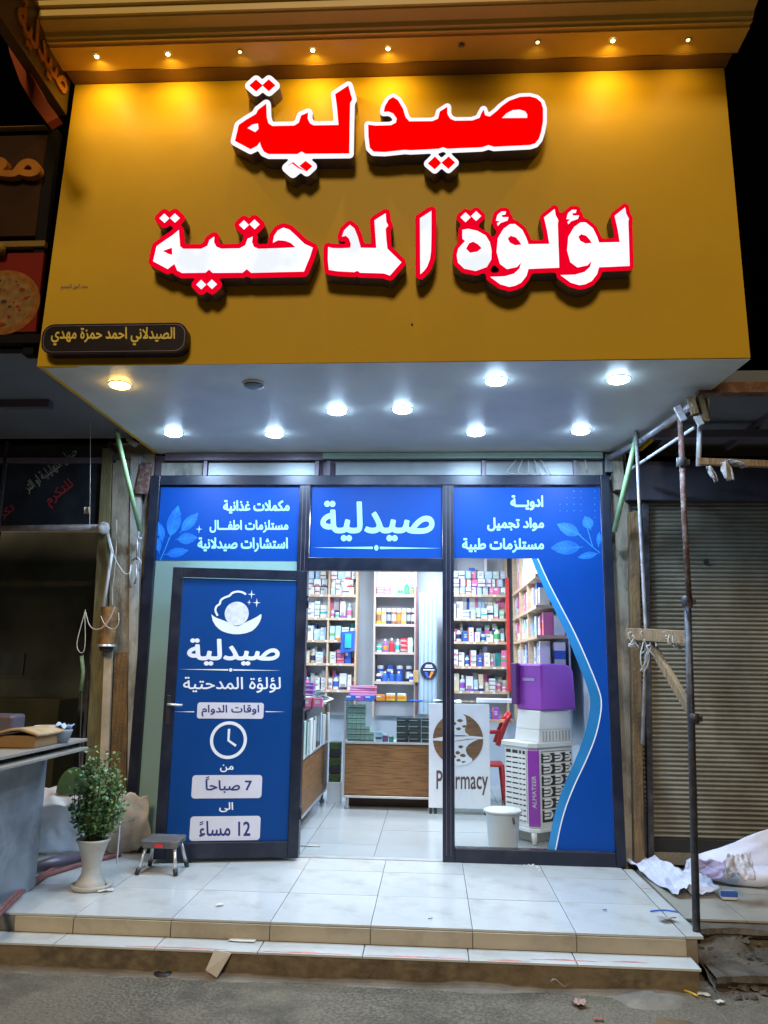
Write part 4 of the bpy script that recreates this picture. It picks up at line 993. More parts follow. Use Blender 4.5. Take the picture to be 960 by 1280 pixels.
for a in range(3):
    for b_ in range(4): good('carton', 'dark_grey', 'black', 0, (-.38+a*.135, 2.18+.01*a, 0), D0, 0, 0, 0, .13, .062, .678+b_*.065, 'right stack '+wi)
row((-.62, 2.16, 0), D0, 0, .22, .678, .2, 'middle '+wi, pal=['white', 'cream', 'brown', 'pale_blue'], kinds=('carton', 'bottle'), wr=(.04, .07), hr=(.4, .9))
wt = 'on front counter top'
for q in range(4): good('carton', 'pink', 'white', 0, (-.90, 2.2, 0), D0, 0, 0, 0, .29, .024, 1.119+.026*q+.05, wt)
for q, cc in enumerate(('blue', 'purple', 'blue')): good('carton', cc, 'white', 2, (-.93+q*.105, 2.11, 0), D0, 0, 0, 0, .095, .048, 1.119, wt)
good('carton', 'orange', 'white', 2, (-.60, 2.11, 0), D0, 0, 0, 0, .09, .06, 1.119, wt)
for q in range(2): good('jar', 'yellow', 'orange', 1, (-.50+q*.12, 2.12, 0), D0, 0, 0, 0, .105, .075, 1.119, wt)
# left counter, running back
x1, ya, yb = -1.175, .55, 2.62
r = empty('display_counter', (-1.4, 1.5, 0), 'wood fronted display counter along the left side, running back behind the door leaf', 'counter')
MB().box(-1.75, x1-.012, ya, yb, .13, .63).build('cabinet', m_lam, r)
MB().box(x1-.011, x1, ya+.02, yb-.02, .15, .62).build('side_panel_front', m_lam, r)
for a in ((x1-.02, x1+.004, ya, yb, .118, .142), (x1-.02, x1+.004, ya, yb, .632, .656), (x1-.02, x1+.004, yb-.022, yb, .66, 1.06), (x1-.02, x1+.004, ya, ya+.02, .66, 1.06)): MB().box(*a).build('frame_bar', m_alu, r, bevel=.002)
MB().box(x1-.008, x1-.004, ya+.021, yb-.023, .658, 1.058).build('side_glass', m_glass, r)
MB().box(-1.75, x1+.012, ya-.01, yb+.01, 1.063, 1.073).build('glass_top', GT, r)
MB().box(-1.75, x1-.021, ya, yb, .632, .645).build('display_floor', m_white, r)
for y in (ya+.05, yb-.06): MB().lathe([(.03, 0), (.03, .02), (.018, .025), (.018, .115)], (x1-.05, y, .002), 12).build('leg', m_alu, r)
row((x1-.13, yb-.03, 0), (0, -1), rad(-90), 1.9, .646, .36, 'inside left counter', wr=(.05, .1), hr=(.8, .97), pal=['white', 'pale_blue', 'white', 'pale_green'], acc=('blue', 'grey', 'teal'))
wl_ = 'on left counter top'
good('carton', 'lime', 'yellow', 2, (-1.42, 1.25, 0), D0, 0, 0, 0, .13, .16, 1.074, wl_)
for q in range(3): good('carton', 'purple', 'white', 0, (-1.33, 1.55, 0), D0, 0, 0, 0, .12, .043, 1.074+.10+q*.045, wl_)
for q in range(3): good('carton', 'pink', 'red', 1, (-1.44+q*.115, 1.5, 0), D0, 0, 0, 0, .105, .085, 1.074, wl_)
pile = MB()
for q in range(26):
    c = Vector((random.uniform(-1.6, -1.2), random.uniform(1.9, 2.5), 1.09+random.uniform(0, .16))); a = random.uniform(0, 6.3)
    d = Vector((math.cos(a), math.sin(a), random.uniform(-.3, .3)))*.09; e = Vector((-math.sin(a), math.cos(a), random.uniform(-.2, .5)))*.05
    pile.quad(c-d-e, c+d-e, c+d+e, c-d+e)
o = pile.build('wrapped_sachets', mat('clear_sachet', (.50, .62, .64), .25, 0, .3, 20), None, solid=.004); tag(o, 'heap of clear and pale green wrapped sachets on the left counter', 'sachets', kind='stuff')
# narrow stack of small goods between the counters
r = empty('drinks_crate_stack', (-1.06, 2.5, 0), 'dark stack of small green specked packs on a white box between the two counters', 'packs')
MB().box(-1.15, -1.0, 2.42, 2.56, .0, .22).build('base_box', m_white, r, bevel=.004)
for q in range(5): MB().box(-1.14, -1.01, 2.425, 2.55, .222+q*.085, .222+q*.085+.08).build('pack', cm('black') if q % 2 else mat('dark_green_pack', (.05, .09, .03), .5, 0, .5, 40), r, bevel=.006)

# ---- white cut-out counter end panel with round emblem and the word
pe = front(1.95)
xA, xB, zA, zB = pe.px(536, 950)[0], pe.px(612.5, 950)[0], .06, 1.105
r = empty('pharmacy_panel', ((xA+xB)/2, 1.95, 0), 'white counter end panel with round leaf emblem and a cut-out word', 'panel')
MB().box(xA, xB, 1.951, 1.975, zA, zB).build('board', m_white, r, bevel=.002)
m_brn = mat('walnut_backing', (.19, .10, .045), .5, 0, .15, 9, grain=((.12, .06, .03), (2, 2, 25), 4))
cc = pe.px(572.5, 924); R0 = abs(pe.px(604, 924)[0]-cc[0])
plate(pe, [circle(*cc, R0, 40)], .0, .002).build('emblem_disc', m_brn, r)
def E_(pts, n=.0026, m=m_white, name='emblem_cutout'): plate(pe, [sm([(cc[0]+x*R0, cc[1]+y*R0) for x, y in pts], 1)], n-.0004, n).build(name, m, r)
E_([(-1.02, .0), (-.5, .10), (0, .16), (.45, .14), (1.04, .10), (1.04, .02), (.5, .03), (.1, -.03), (-.3, -.10), (-1.02, -.06)])
E_([(-.1, 1.02), (.28, .98), (.36, .6), (.24, .3), (.5, .12), (-.3, .1), (-.4, .5)])
E_([(-.2, -.1), (.9, .05), (.5, -.12), (.28, -.35), (.38, -.62), (.62, -.78), (.3, -1.0), (-.2, -1.02), (-.4, -.5)])
for x, y, s_ in ((.08, .72, .13), (.26, .50, .10), (.02, .40, .11), (.10, -.30, .12), (-.02, -.52, .11), (.18, -.62, .12), (.02, -.80, .10), (.22, -.86, .09), (-.15, .6, .12), (-.18, -.66, .12)):
    plate(pe, [sm([(cc[0]+(x+s_*math.cos(a)*random.uniform(.7, 1.2))*R0, cc[1]+(y+s_*.6*math.sin(a)*random.uniform(.7, 1.2))*R0) for a in [k*PI/3 for k in range(7)]], 1)], .003).build('emblem_cutout', m_brn, r)
lettering('Pharmacy', pe, (545.5, 963, 610, 994), mat('cutout_letter', (.10, .05, .04), .5), r, n=.002, bold=.012, ar=False)
for x in (xA+.02, xA+.07, xB-.05): MB().lathe([(.014, 0), (.014, .058)], (x, 1.962, .002), 10).build('foot', m_black, r)
MB().box(-.93, xB-.02, 2.30, 2.32, .0, .12).build('plinth_board', mat('plinth_brown', (.10, .065, .05), .7), r)  # dark brown board set back under the counter
# papers and a blue pen on the counter top
r = tag(MB().sheet(lambda u, v: (.02+.30*u, 2.15+.2*v, 1.121+.012*math.sin(5*u+3*v)+.006*noise.noise(Vector((u*8, v*8, 0)))), 10, 6).build('loose_papers', m_white, None, solid=.002), 'crumpled white papers lying at the right end of the front counter', 'papers')
tag(MB().tube([(-.25, 2.12, 1.124), (-.10, 2.15, 1.124)], .006, 8).build('pen', cm('blue'), None, smooth=True), 'blue pen lying on the glass counter top', 'pen')
# scanner shelf and goods under
s0, s1 = at(597, 876, Y=2.2), at(646, 872, Y=2.2)
tag(MB().box(s0.x, s1.x, 2.2, 2.45, s0.z-.02, s0.z+.02).build('ledge_board', m_white, None, bevel=.003), 'white ledge board sticking out beside the cooler hood', 'ledge')
row((s0.x+.03, 2.75, 0), D0, 0, .36, .90, .14, 'low shelf behind red chair', pal=['purple', 'blue', 'white'], wr=(.06, .08), hr=(.6, .95))
tag(MB().box(s0.x, s0.x+.44, 2.72, 2.95, .87, .898).build('low_shelf', m_shelf, None), 'low beech shelf under the ledge behind the red chair', 'shelf')

# ---- red plastic chair behind the panel, seen from the side
r = empty('plastic_chair', (.82, 2.75, 0), 'red plastic chair standing behind the white panel and the cooler', 'chair')
def CH(px, py, Y): return at(px, py, Y=Y)
Yc = 2.55
bk = [CH(639, 893, Yc), CH(634, 900, Yc), CH(628, 915, Yc), CH(622, 932, Yc)]
for yy, nm in ((0, 0), (.36, 0)): mb = MB(); mb.tube([p+Vector((0, yy, 0)) for p in bk], [.022, .026, .03, .028], 8); mb.build('back_frame', m_redp, r, smooth=True)
mb = MB()
for k in range(5): a = bk[0].lerp(bk[2], k/4.6); mb.box(a.x-.008, a.x+.008, Yc+.02, Yc+.34, a.z-.035, a.z+.012)
for k in range(5): a = bk[0].lerp(bk[2], k/4.6); MB().box(a.x-.008, a.x+.008, Yc+.024, Yc+.336, a.z-.035, a.z+.012).build('back_slat', m_redp, r, bevel=.004)
s_ = CH(628, 938, Yc); MB().box(s_.x-.40, s_.x+.02, Yc, Yc+.36, .40, .43).build('seat', m_redp, r, bevel=.012)
arm = CH(612, 915, Yc); mb = MB(); mb.tube([bk[2], Vector((bk[2].x-.12, Yc, arm.z)), Vector((bk[2].x-.34, Yc, arm.z)), Vector((bk[2].x-.37, Yc, arm.z-.06)), Vector((bk[2].x-.37, Yc, .42))], .022, 8); mb.build('armrest', m_redp, r, smooth=True)
for x in (s_.x-.38, s_.x): 
    for yy in (.02, .34): mb = MB(); mb.tube([(x, Yc+yy, .41), (x+(.03 if x == s_.x else -.02), Yc+yy, .005)], [.022, .016], 8); mb.build('leg', m_redp, r, smooth=True)

# ---- air cooler with purple hood
Cc = Vector((.885, .62, 0)); uL = Vector((-.62, .785, 0)).normalized(); uR = Vector((.785, .62, 0)).normalized()
r = empty('air_cooler', (Cc.x, Cc.y, 0), 'white air cooler with purple hood and corner strip behind the right window', 'air cooler')
WLc, WRc = .36, .50; ch = .055
def cp(a, c, z): p = Cc + uL*a + uR*c; return Vector((p.x, p.y, z))
def prism(pts, z0, z1, name, m, bev=.006, par=r, top=None):
    n = len(pts); mb = MB(); t = top or pts
    mb.v = [tuple(cp(a, c, z0)) for a, c in pts] + [tuple(cp(a, c, z1)) for a, c in t]
    mb.f = [tuple(reversed(range(n))), tuple(range(n, 2*n))] + [(i, (i+1) % n, n+(i+1) % n, n+i) for i in range(n)]; mb.mi = [0]*len(mb.f)
    return mb.build(name, m, par, bevel=bev)
fp = [(ch, 0), (0, ch), (0, WRc), (WLc, WRc), (WLc, 0)]
prism(fp, .135, .80, 'body', m_cooler)
prism([(ch-.02, -.02), (-.02, ch-.02), (-.02, WRc+.02), (WLc+.02, WRc+.02), (WLc+.02, -.02)], .802, .845, 'top_tray', m_cooler)
prism([(ch-.005, -.012), (-.012, ch-.005), (-.012, WRc+.01), (WLc+.01, WRc+.01), (WLc+.01, -.012)], .10, .134, 'bottom_tray', m_cooler)
# corner strip
n_c = (-uL-uR).normalized(); e_ = (uR-uL).normalized(); cm_ = Cc + (uL*ch+uR*ch)/2
def cs(s_, z, d): p = cm_ + e_*s_ + n_c*d; return Vector((p.x, p.y, z))
mb = MB(); mb.hexa([cs(-.05, .15, .012), cs(.05, .15, .012), cs(.05, .15, -.02), cs(-.05, .15, -.02), cs(-.05, .785, .012), cs(.05, .785, .012), cs(.05, .785, -.02), cs(-.05, .785, -.02)]); mb.build('corner_strip', m_purple, r, bevel=.006)
pc = Pl(tuple(cs(0, 0, .013)), (0, 0, 1), tuple(-e_))     # text runs upwards
lp = text_loops('ALMATEER', .008, ar=False); A_ = np.concatenate([np.array(l) for l in lp]); lo, hi = A_.min(0), A_.max(0)
lp = [[(.30+(p[0]-lo[0])/(hi[0]-lo[0])*.27, -.018+(p[1]-lo[1])/(hi[1]-lo[1])*.036) for p in l] for l in lp]
plate(pc, lp, .001).build('lettering', m_white, r)
# grilles
m_rec = mat('grille_shade_sheet', (.03, .035, .045), .8)  # flat dark sheet: shade behind the slats put into its colour
def face_box(side, a0, a1, z0, z1, d0, d1, name, m, bev=0):
    f = (lambda a, d, z: cp(a, -d, z)) if side == 'L' else (lambda a, d, z: cp(-d, a, z))
    mb = MB(); P = [f(a0, d1, z0), f(a1, d1, z0), f(a1, d0, z0), f(a0, d0, z0), f(a0, d1, z1), f(a1, d1, z1), f(a1, d0, z1), f(a0, d0, z1)]
    mb.hexa(P); return mb.build(name, m, r, bevel=bev)
face_box('L', ch+.03, WLc-.02, .18, .77, .0005, .002, 'grille_shade_sheet', m_rec); face_box('R', ch+.04, WRc-.02, .18, .77, .0005, .002, 'grille_shade_sheet', m_rec)
for c0, c1 in ((ch+.035, ch+.115), (ch+.125, ch+.20), (ch+.21, WLc-.025)):
    for k in range(13): z = .19+k*.0435; face_box('L', c0, c1, z, z+.030, .002, .012, 'grille_slat', m_cooler)
for a in (ch+.03, ch+.077, ch+.12, ch+.205, WLc-.022): face_box('L', a-.004, a+.004, .175, .775, .002, .013, 'grille_bar', m_cooler)
aR = [ch+.045, ch+.045+.125, ch+.045+.26, WRc-.025]
for c0, c1 in ((aR[0], aR[1]), (aR[1]+.02, aR[2]), (aR[2]+.02, aR[3])):
    for k in range(6):      # rounded loops
        z = .20+k*.095; mb = MB(); pts = []
        face_box('R', c0-.004, c1+.004, z+.078, z+.090, .002, .012, 'grille_bar', m_cooler)
        a, b_ = c0+.016, c1-.016; zm0, zm1 = z+.012, z+.068
        loop = [(a, zm0), (b_-.02, zm0), (b_, zm0+.02), (b_, zm1-.02), (b_-.02, zm1), (a, zm1)]
        mb.tube([cp(-.008, u_, z_) for u_, z_ in loop], .0105, 6); mb.build('grille_loop', m_cooler, r, smooth=True)
        mb = MB(); mb.tube([cp(-.008, a, (zm0+zm1)/2), cp(-.008, b_-.02, (zm0+zm1)/2)], .0105, 6); mb.build('grille_loop', m_cooler, r, smooth=True)
# neck and hood
prism([(.02, .09), (.02, .53), (.32, .53), (.32, .09)], .846, .95, 'neck_base', m_cooler, top=[(.02, .10), (.02, .52), (.31, .52), (.31, .10)])
for k in range(9): face_box('R', .14+k*.042, .15+k*.042, .855, .94, -.019, -.012, 'neck_rib', mat('cooler_shadow_plastic', (.42, .46, .50), .5))  # darker copy of the cooler white, shade put into the rib colour
prism([(.02, .10), (.02, .52), (.31, .52), (.31, .10)], .951, 1.115, 'neck', m_cooler, top=[(.03, .13), (.03, .50), (.31, .50), (.31, .13)])
prof = [(.0, 1.118), (.0, 1.53)] + [(.30+.12*math.sin(t), 1.44+.09*math.cos(t)) for t in np.linspace(0, PI/2, 7)] + [(.43, 1.30), (.44, 1.118)]
mb = MB(); n = len(prof); mb.v = [tuple(cp(.0, .13+c_, z)) for c_, z in prof] + [tuple(cp(.33, .13+c_, z)) for c_, z in prof]
mb.f = [tuple(range(n)), tuple(reversed(range(n, 2*n)))] + [(j, i, n+i, n+j) for i, j in [(i, (i+1) % n) for i in range(n)]]; mb.mi = [0]*len(mb.f); mb.build('hood', m_purple, r, bevel=.018)
mb = MB(); mb.hexa([cp(.27, .128, 1.16), cp(.345, .128, 1.16), cp(.345, .08, 1.16), cp(.27, .08, 1.16), cp(.27, .128, 1.535), cp(.345, .128, 1.535), cp(.345, .08, 1.535), cp(.27, .08, 1.535)]); mb.build('outlet_lip', mat('dark_purple_plastic', (.12, .03, .20), .4), r, bevel=.01)
face_box('L', .09, .24, 1.375, 1.40, -.129, -.124, 'brand_strip', mat('lilac_print', (.50, .36, .70), .4))
for a, c_ in ((.03, .02), (.03, .46), (.33, .02), (.33, .46)):
    mb = MB(); p, q = cp(a, c_, .10), cp(a, c_, .004); mb.tube([p, q], [.026, .022], 10); mb.build('leg', m_cooler, r, smooth=True)
prism([(.08, .08), (.08, .42), (.30, .42), (.30, .08)], .006, .098, 'water_tank', mat('tank_plastic', (.42, .42, .38), .5), .01)
# ---- bucket
cb = (.595, .42, .004)
r = empty('plastic_bucket', cb, 'white plastic bucket with lid on the floor left of the cooler', 'bucket')
MB().lathe([(.115, 0), (.120, .01), (.140, .285), (.146, .29), (.146, .30)], cb, 28).build('body', m_cooler, r, smooth=True)
MB().lathe([(.150, .301), (.160, .303), (.160, .318), (.150, .324), (.09, .334), (.01, .336)], cb, 28).build('lid', m_white, r, smooth=True)
mb = MB(); mb.tube([(cb[0]+.075, cb[1]-.13, .285), (cb[0]+.08, cb[1]-.136, .235)], .010, 8); mb.build('handle', m_return, r, smooth=True)

# ---- the second row behind the front goods: too hidden to count
def back_row(x0, x1, zs, ztop, label, vertical=None):
    rb = random.Random(int(x0*1000)+int(zs[0]*100)); cols_ = ['white', 'pale_blue', 'white', 'pale_green', 'cream', 'white', 'blue', 'teal', 'pink', 'grey']; mb = MB()
    for i, z in enumerate(zs):
        hm = (3.0 if i == 0 else zs[i-1]-.035)-z; x = x0+.012
        while x < x1-.035:
            wd = rb.uniform(.03, .075); h = hm*rb.uniform(.45, .93); n = rb.choice((1, 1, 2, 3, 4))
            for q in range(n):
                mb.cur = rb.randrange(len(cols_)); za, zb_ = z+.001+h*q/n, z+h*(q+1)/n
                if vertical is None: mb.box(x, min(x+wd, x1-.013), YS+.165, YS+.27, za, zb_-.001)
                else: mb.box(vertical+.165, vertical+.27, x, min(x+wd, x1-.013), za, zb_-.001)
            x += wd+.003
    o = mb.build('back_row_goods', [cm(c) for c in cols_]); tag(o, label, 'cartons', kind='stuff')
back_row(xa, xb, zl[1:], zl[0], 'mass of small packs filling the back of the left rack shelves')
back_row(x0c, x1c, zc_[2:3], 0, 'mass of small packs at the back of the middle rack') if False else None
back_row(x0r, x1r, zr[1:], zr[0], 'mass of small packs filling the back of the rack behind the right window')
back_row(1.25, 3.5, zr[:4], 3, 'mass of small packs at the back of the long side rack', SX)
# price strips on the shelf edges
m_tag = mat('price_strip', (.78, .80, .80), .5, 0, .05, 40)
for (nm, x0_, x1_, zs) in (('l', xa, xb, zl), ('r', x0r, x1r, zr)):
    for z in zs:
        rp = random.Random(int(z*1000)); x = x0_+.04
        while x < x1_-.06:
            o = MB().box(x, x+.035, YS-.0065, YS-.0045, z-.027, z-.006).build('price_tag', m_tag, bpy.data.objects['shelf_rack'] if nm == 'l' else bpy.data.objects['shelf_rack.002']); x += rp.uniform(.07, .2)

# ================================================================== right side: pier, shutter, poles
def P3(p): return at(p[0], p[1], **{('Y' if p[3] == 'y' else 'Z' if p[3] == 'z' else 'X'): p[2]})
def strip(name, top, bot, Y, th, m, label, cat, parent=None, bev=.003):
    """board between a top edge (xa, xb, y) and a bottom edge (xa, xb, y) of the photo at depth Y"""
    t0, t1 = at(top[0], top[2], Y=Y), at(top[1], top[2], Y=Y); b0, b1 = at(bot[0], bot[2], Y=Y), at(bot[1], bot[2], Y=Y)
    f = lambda p, d: (p.x, Y+d, p.z)
    mb = MB(); mb.hexa([f(b0, 0), f(b1, 0), f(b1, th), f(b0, th), f(t0, 0), f(t1, 0), f(t1, th), f(t0, th)])
    o = mb.build(name, m, parent, bevel=bev)
    if parent is None: tag(o, label, cat)
    return o
def pipe(name, pts, r, m, label, cat='pipe', parent=None, n=10):
    o = MB().tube(pts, r, n).build(name, m, parent, smooth=True)
    if parent is None: tag(o, label, cat)
    return o
strip('timber_post', (787, 799, 640), (794, 806, 1078), -.03, .09, m_timber_y, 'splintered orange brown timber post right beside the shopfront jamb', 'timber post', bev=.006)
strip('steel_upright', (803, 811, 620), (811, 818, 1074), .02, .05, m_darkpipe, 'thin dark steel upright between the timber post and the shutter', 'upright')
strip('plaster_block', (765, 778, 570), (769, 782, 612), -.05, .12, m_plaster, 'crumbling plaster block at the top right corner of the shopfront', 'plaster')
strip('corner_board', (757, 775, 567), (757, 775, 590), -.02, .05, m_zinc, 'small grey sheet offcut at the right end of the head wall', 'sheet')
tag(MB().box(1.50, 1.66, .06, .2, -.1, 3.6).build('right_pier', m_plaster, None), 'dim stained pier between the shopfront and the roller shutter', 'pier')
# shutter: curved slats too narrow to pick apart
SX0, SX1, SY = 1.66, 4.2, .10
sh_ = empty('roller_shutter', (2.6, SY, 0), 'closed dull metal roller shutter right of the pharmacy', 'roller shutter')
mb = MB(); pitch = .036; z = .20; prof = []
while z < 2.88:
    for k in range(6):
        t = k/6; prof.append((SY - .012*math.sin(PI*t) - (.0), z+pitch*.88*t))
    prof.append((SY+.004, z+pitch*.90)); prof.append((SY+.004, z+pitch*.985)); z += pitch
n = len(prof); cols = 12
mb.v = [(SX0+(SX1-SX0)*i/cols, y+.006*noise.noise(Vector((i*.6, z_*2, 0))), z_) for i in range(cols+1) for y, z_ in prof]
mb.f = [(i*n+j, (i+1)*n+j, (i+1)*n+j+1, i*n+j+1) for i in range(cols) for j in range(n-1)]; mb.mi = [0]*len(mb.f)
cu_ = mb.build('slats', m_shutter, sh_, smooth=False); cu_['kind'] = 'stuff'
MB().box(SX0, SX1, SY-.02, SY+.02, .10, .20).build('bottom_bar', m_dark, sh_, bevel=.004)
MB().box(SX0, SX1, SY-.03, SY+.03, .012, .099).build('sill', m_conc, sh_)
MB().box(SX0-.03, SX0+.02, SY-.035, SY+.03, .0, 2.9).build('guide_rail', m_darkpipe, sh_, bevel=.003)
MB().box(SX0-.03, SX1, SY-.12, SY+.25, 2.885, 3.22).build('shutter_box', mat('dark_box', (.035, .035, .05), .6, 0, .2), sh_, bevel=.006)
MB().tube([(2.28, SY-.03, 2.38), (2.28, SY, 2.38)], .02, 10).build('lock_plug', m_black, sh_)
# neighbour canopy on the right
nc = empty('right_canopy', (2.9, -.7, 3.3), 'dark neighbouring canopy with a rusty front beam above the shutter', 'canopy')
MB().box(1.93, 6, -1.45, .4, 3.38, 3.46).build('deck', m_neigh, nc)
a = at(876, 487, Y=-1.48); MB().box(a.x-.02, 6, -1.50, -1.42, a.z-.03, a.z+.045).build('front_beam', mat('rusty_beam', (.13, .055, .025), .7, .2, .3, 10, dirt=(.35, .28, .22), dscale=16, damt=.4), nc, bevel=.004)
for k, (x, y) in enumerate(((2.5, -1.0), (3.3, -1.0))): MB().box(x-.02, x+.02, -1.40, .05, 3.33, 3.378).build('joist', m_return, nc)
MB().box(1.7, 6, -.62, -.55, 3.25, 3.31).build('cross_beam', m_return, nc)
pipe('scaffold_pole', [at(850, 512, Y=-1.5), at(855, 640, Y=-1.5), at(862, 760, Y=-1.5)], .018, m_rust, 'upper scuffed white and maroon scaffold pole right of the shop', 'pole')
pipe('scaffold_pole', [at(859, 745, Y=-1.45), at(864, 900, Y=-1.45), at(871, 1178, Y=-1.45)], .0225, m_darkpipe, 'lower black scaffold pole standing at the corner of the porch', 'pole')
pipe('scaffold_pole', [at(795, 530, Y=-.6), at(800, 650, Y=-.6), at(808, 800, Y=-.6), at(803, 930, Y=-.6)], .0135, m_pipe, 'thin grey scaffold pole in front of the shutter edge', 'pole')
pipe('edge_rail', [at(762, 572, Y=-.06), at(800, 552, Y=-.5), at(868, 505, Y=-1.5)], .024, m_pipe, 'grey rail running along the right edge of the canopy soffit', 'rail')
pipe('thin_rail', [at(788, 587, Y=-.25), at(867, 535, Y=-1.4)], .011, m_white, 'thin white rod slanting under the soffit rail on the right', 'rod')
pipe('green_tube', [at(797, 540, Y=-.55), at(768, 664, Y=-.09)], .021, m_green, 'slanting green tube at the right end of the shopfront', 'tube')
MB_ = empty('timber_bracket', tuple(at(820, 795, Y=-.9)), 'horizontal grey board with a diagonal strut tied between the scaffold poles', 'bracket')
mb = MB(); mb.beam(at(785, 792, Y=-.45), at(862, 797, Y=-1.42), .04, .085); mb.build('board', m_wood, MB_, bevel=.004)
mb = MB(); mb.beam(at(812, 802, Y=-.72), at(863, 888, Y=-1.42), .035, .07); mb.build('strut', m_wood, MB_, bevel=.004)
mb = MB(); rnd = random.Random(3)
for k in range(20):
    x = rnd.uniform(788, 850); yb_ = -.42-(x-785)*.0125; pts = []
    for q in range(5): pts.append(at(x+rnd.uniform(-9, 9), 797+rnd.uniform(-10, 14)+(18*q/5 if k % 4 == 0 else 0), Y=yb_-.06+rnd.uniform(-.03, .02)))
    mb.tube(pts, rnd.uniform(.003, .006), 5)
for k in range(6):
    mb.tube([at(805+k*2, 800, Y=-.75), at(806+rnd.uniform(-8, 8), 822, Y=-.78), at(808+rnd.uniform(-10, 6), 845-k*3, Y=-.76)], .005, 5)
o = mb.build('cable_tangle', m_wire, None, smooth=True); tag(o, 'tangle of pale cable and twine wrapped round the timber bracket', 'cables', kind='stuff')
r = empty('wood_offcuts', tuple(at(872, 520, Y=-1.45)), 'broken timber offcuts lashed to the top corner beside the canopy', 'timber')
rnd = random.Random(5)
for (x0, y0, x1, y1, w_, m) in ((863, 497, 869, 518, .05, m_wood), (874, 495, 882, 525, .05, m_timber_y), (884, 498, 883, 527, .035, m_wood), (870, 520, 877, 532, .04, m_rag), (846, 508, 855, 526, .045, m_pipe), (858, 510, 866, 506, .03, m_pipe)):
    mb = MB(); mb.beam(at(x0, y0, Y=-1.52+rnd.uniform(-.02, .02)), at(x1, y1, Y=-1.52), w_, .03, up=(.2, 1, 0)); mb.build('offcut', m, r, bevel=.003)
r = empty('pipe_hanger', tuple(at(873, 580, Y=-1.42)), 'bent pipe frame with rags hanging below the right canopy beam', 'frame')
pipe('drop_pipe', [at(875, 525, Y=-1.45), at(873, 582, Y=-1.45)], .016, m_white, '', parent=r)
a, c = at(872, 577, Y=-1.45), at(1010, 582, Y=-1.45); mb = MB(); mb.beam(a, c, .035, .045); mb.build('cross_bar', m_wood, r, bevel=.004)
for (x0, y0, w0, x1, y1, w1) in ((886, 583, 5, 895, 602, 4), (905, 577, 8, 912, 600, 12), (912, 575, 14, 930, 584, 8)):
    mb = MB(); A0, A1, B0, B1 = at(x0-w0/2, y0, Y=-1.48), at(x0+w0/2, y0, Y=-1.48), at(x1-w1/2, y1, Y=-1.47), at(x1+w1/2, y1, Y=-1.47)
    mb.sheet(lambda u, v: A0.lerp(A1, u).lerp(B0.lerp(B1, u), v) + Vector((0, .025*math.sin(9*u+4*v), .01*noise.noise(Vector((u*4, v*4, x0))))), 8, 8); mb.build('rag', m_rag, r, solid=.004, smooth=True)

# ================================================================== left side: neighbour shop, pier, signs
LY = -1.97
ls = empty('neighbour_sign', (-2.9, LY, 3.5), 'unlit neighbouring shop sign with orange letters over a red pizza poster', 'shop sign')
m_sgn = mat('dark_sign_face', (.040, .018, .008), .8, 0, .2, 2, spec=.05); m_or = mat('orange_letters', (.34, .13, .02), .8, 0, .15, spec=.05)
m_band = mat('yellow_brown_band', (.20, .12, .025), .7, 0, .1, spec=.05); m_redpost = mat('red_poster', (.17, .012, .004), .7, 0, .12, 2, spec=.1)
pn = front(LY); e = lambda x, y: pn.px(x, y)
def nbox(x0, x1, y0, y1, d0, d1, name, m):
    (u0, v0), (u1, v1) = e(x0, y1), e(x1, y0); return MB().box(u0, u1, LY-d1, LY-d0, v0, v1).build(name, m, ls, bevel=.002)
nbox(-260, 61, 172, 304, .0, .03, 'sign_face', m_sgn); nbox(-260, 61, 163, 171.5, .0, .045, 'top_trim', m_band)
nbox(-260, 60, 304.5, 318, .0, .04, 'band', m_band); nbox(-260, 58, 318.5, 421, .0, .03, 'poster', m_redpost); nbox(-260, 56, 421.5, 436, .0, .05, 'bottom_trim', mat('matt_black', (.012, .01, .01), .9, 0, .2, spec=.05))
pn2 = front(LY-.031)
lettering('معجنات', pn2, (-190, 186, 55, 236), m_or, ls, n=.05, n0=.0, bold=.035, thick=True)
cz_ = pn2.px(4, 378); rz_ = abs(pn2.px(50, 378)[0]-cz_[0])
m_pz = [mat('pizza_'+k, c, .8, 0, .3, 25, spec=.1) for k, c in (('crust', (.24, .09, .02)), ('cheese', (.22, .12, .04)), ('olive', (.04, .04, .03)), ('tomato', (.22, .03, .012)))]
plate(pn2, [circle(*cz_, rz_, 36, rz_*.92)], .001).build('pizza_print', m_pz[0], ls); plate(pn2, [circle(*cz_, rz_*.82, 36, rz_*.75)], .002).build('pizza_print', m_pz[1], ls)
for k in range(26):
    a, q = rnd.uniform(0, 6.28), rz_*.72*math.sqrt(rnd.random()); s_ = rnd.uniform(.008, .022)
    plate(pn2, [circle(cz_[0]+q*math.cos(a), cz_[1]+q*.9*math.sin(a), s_, 7, s_*.7)], .003+.0001*k).build('topping_print', m_pz[rnd.choice((0, 2, 3, 3))], ls)
pipe('edge_tube', [at(0, 318, Y=LY-.06), at(2, 306, Y=LY-.06)], .03, m_band, '', parent=ls)
MB().box(-2.60, -2.53, LY-.02, LY+.05, 3.4, 5.02).build('end_post', mat('matt_black', (.012, .01, .01), .9, 0, .2, spec=.05), ls)
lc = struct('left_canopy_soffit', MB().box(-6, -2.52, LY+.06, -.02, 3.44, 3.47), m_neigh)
tag(MB().box(-6, -2.9, -1.05, -.98, 3.38, 3.438).build('ceiling_channel', m_return, None), 'dark channel across the ceiling of the left neighbour', 'channel')
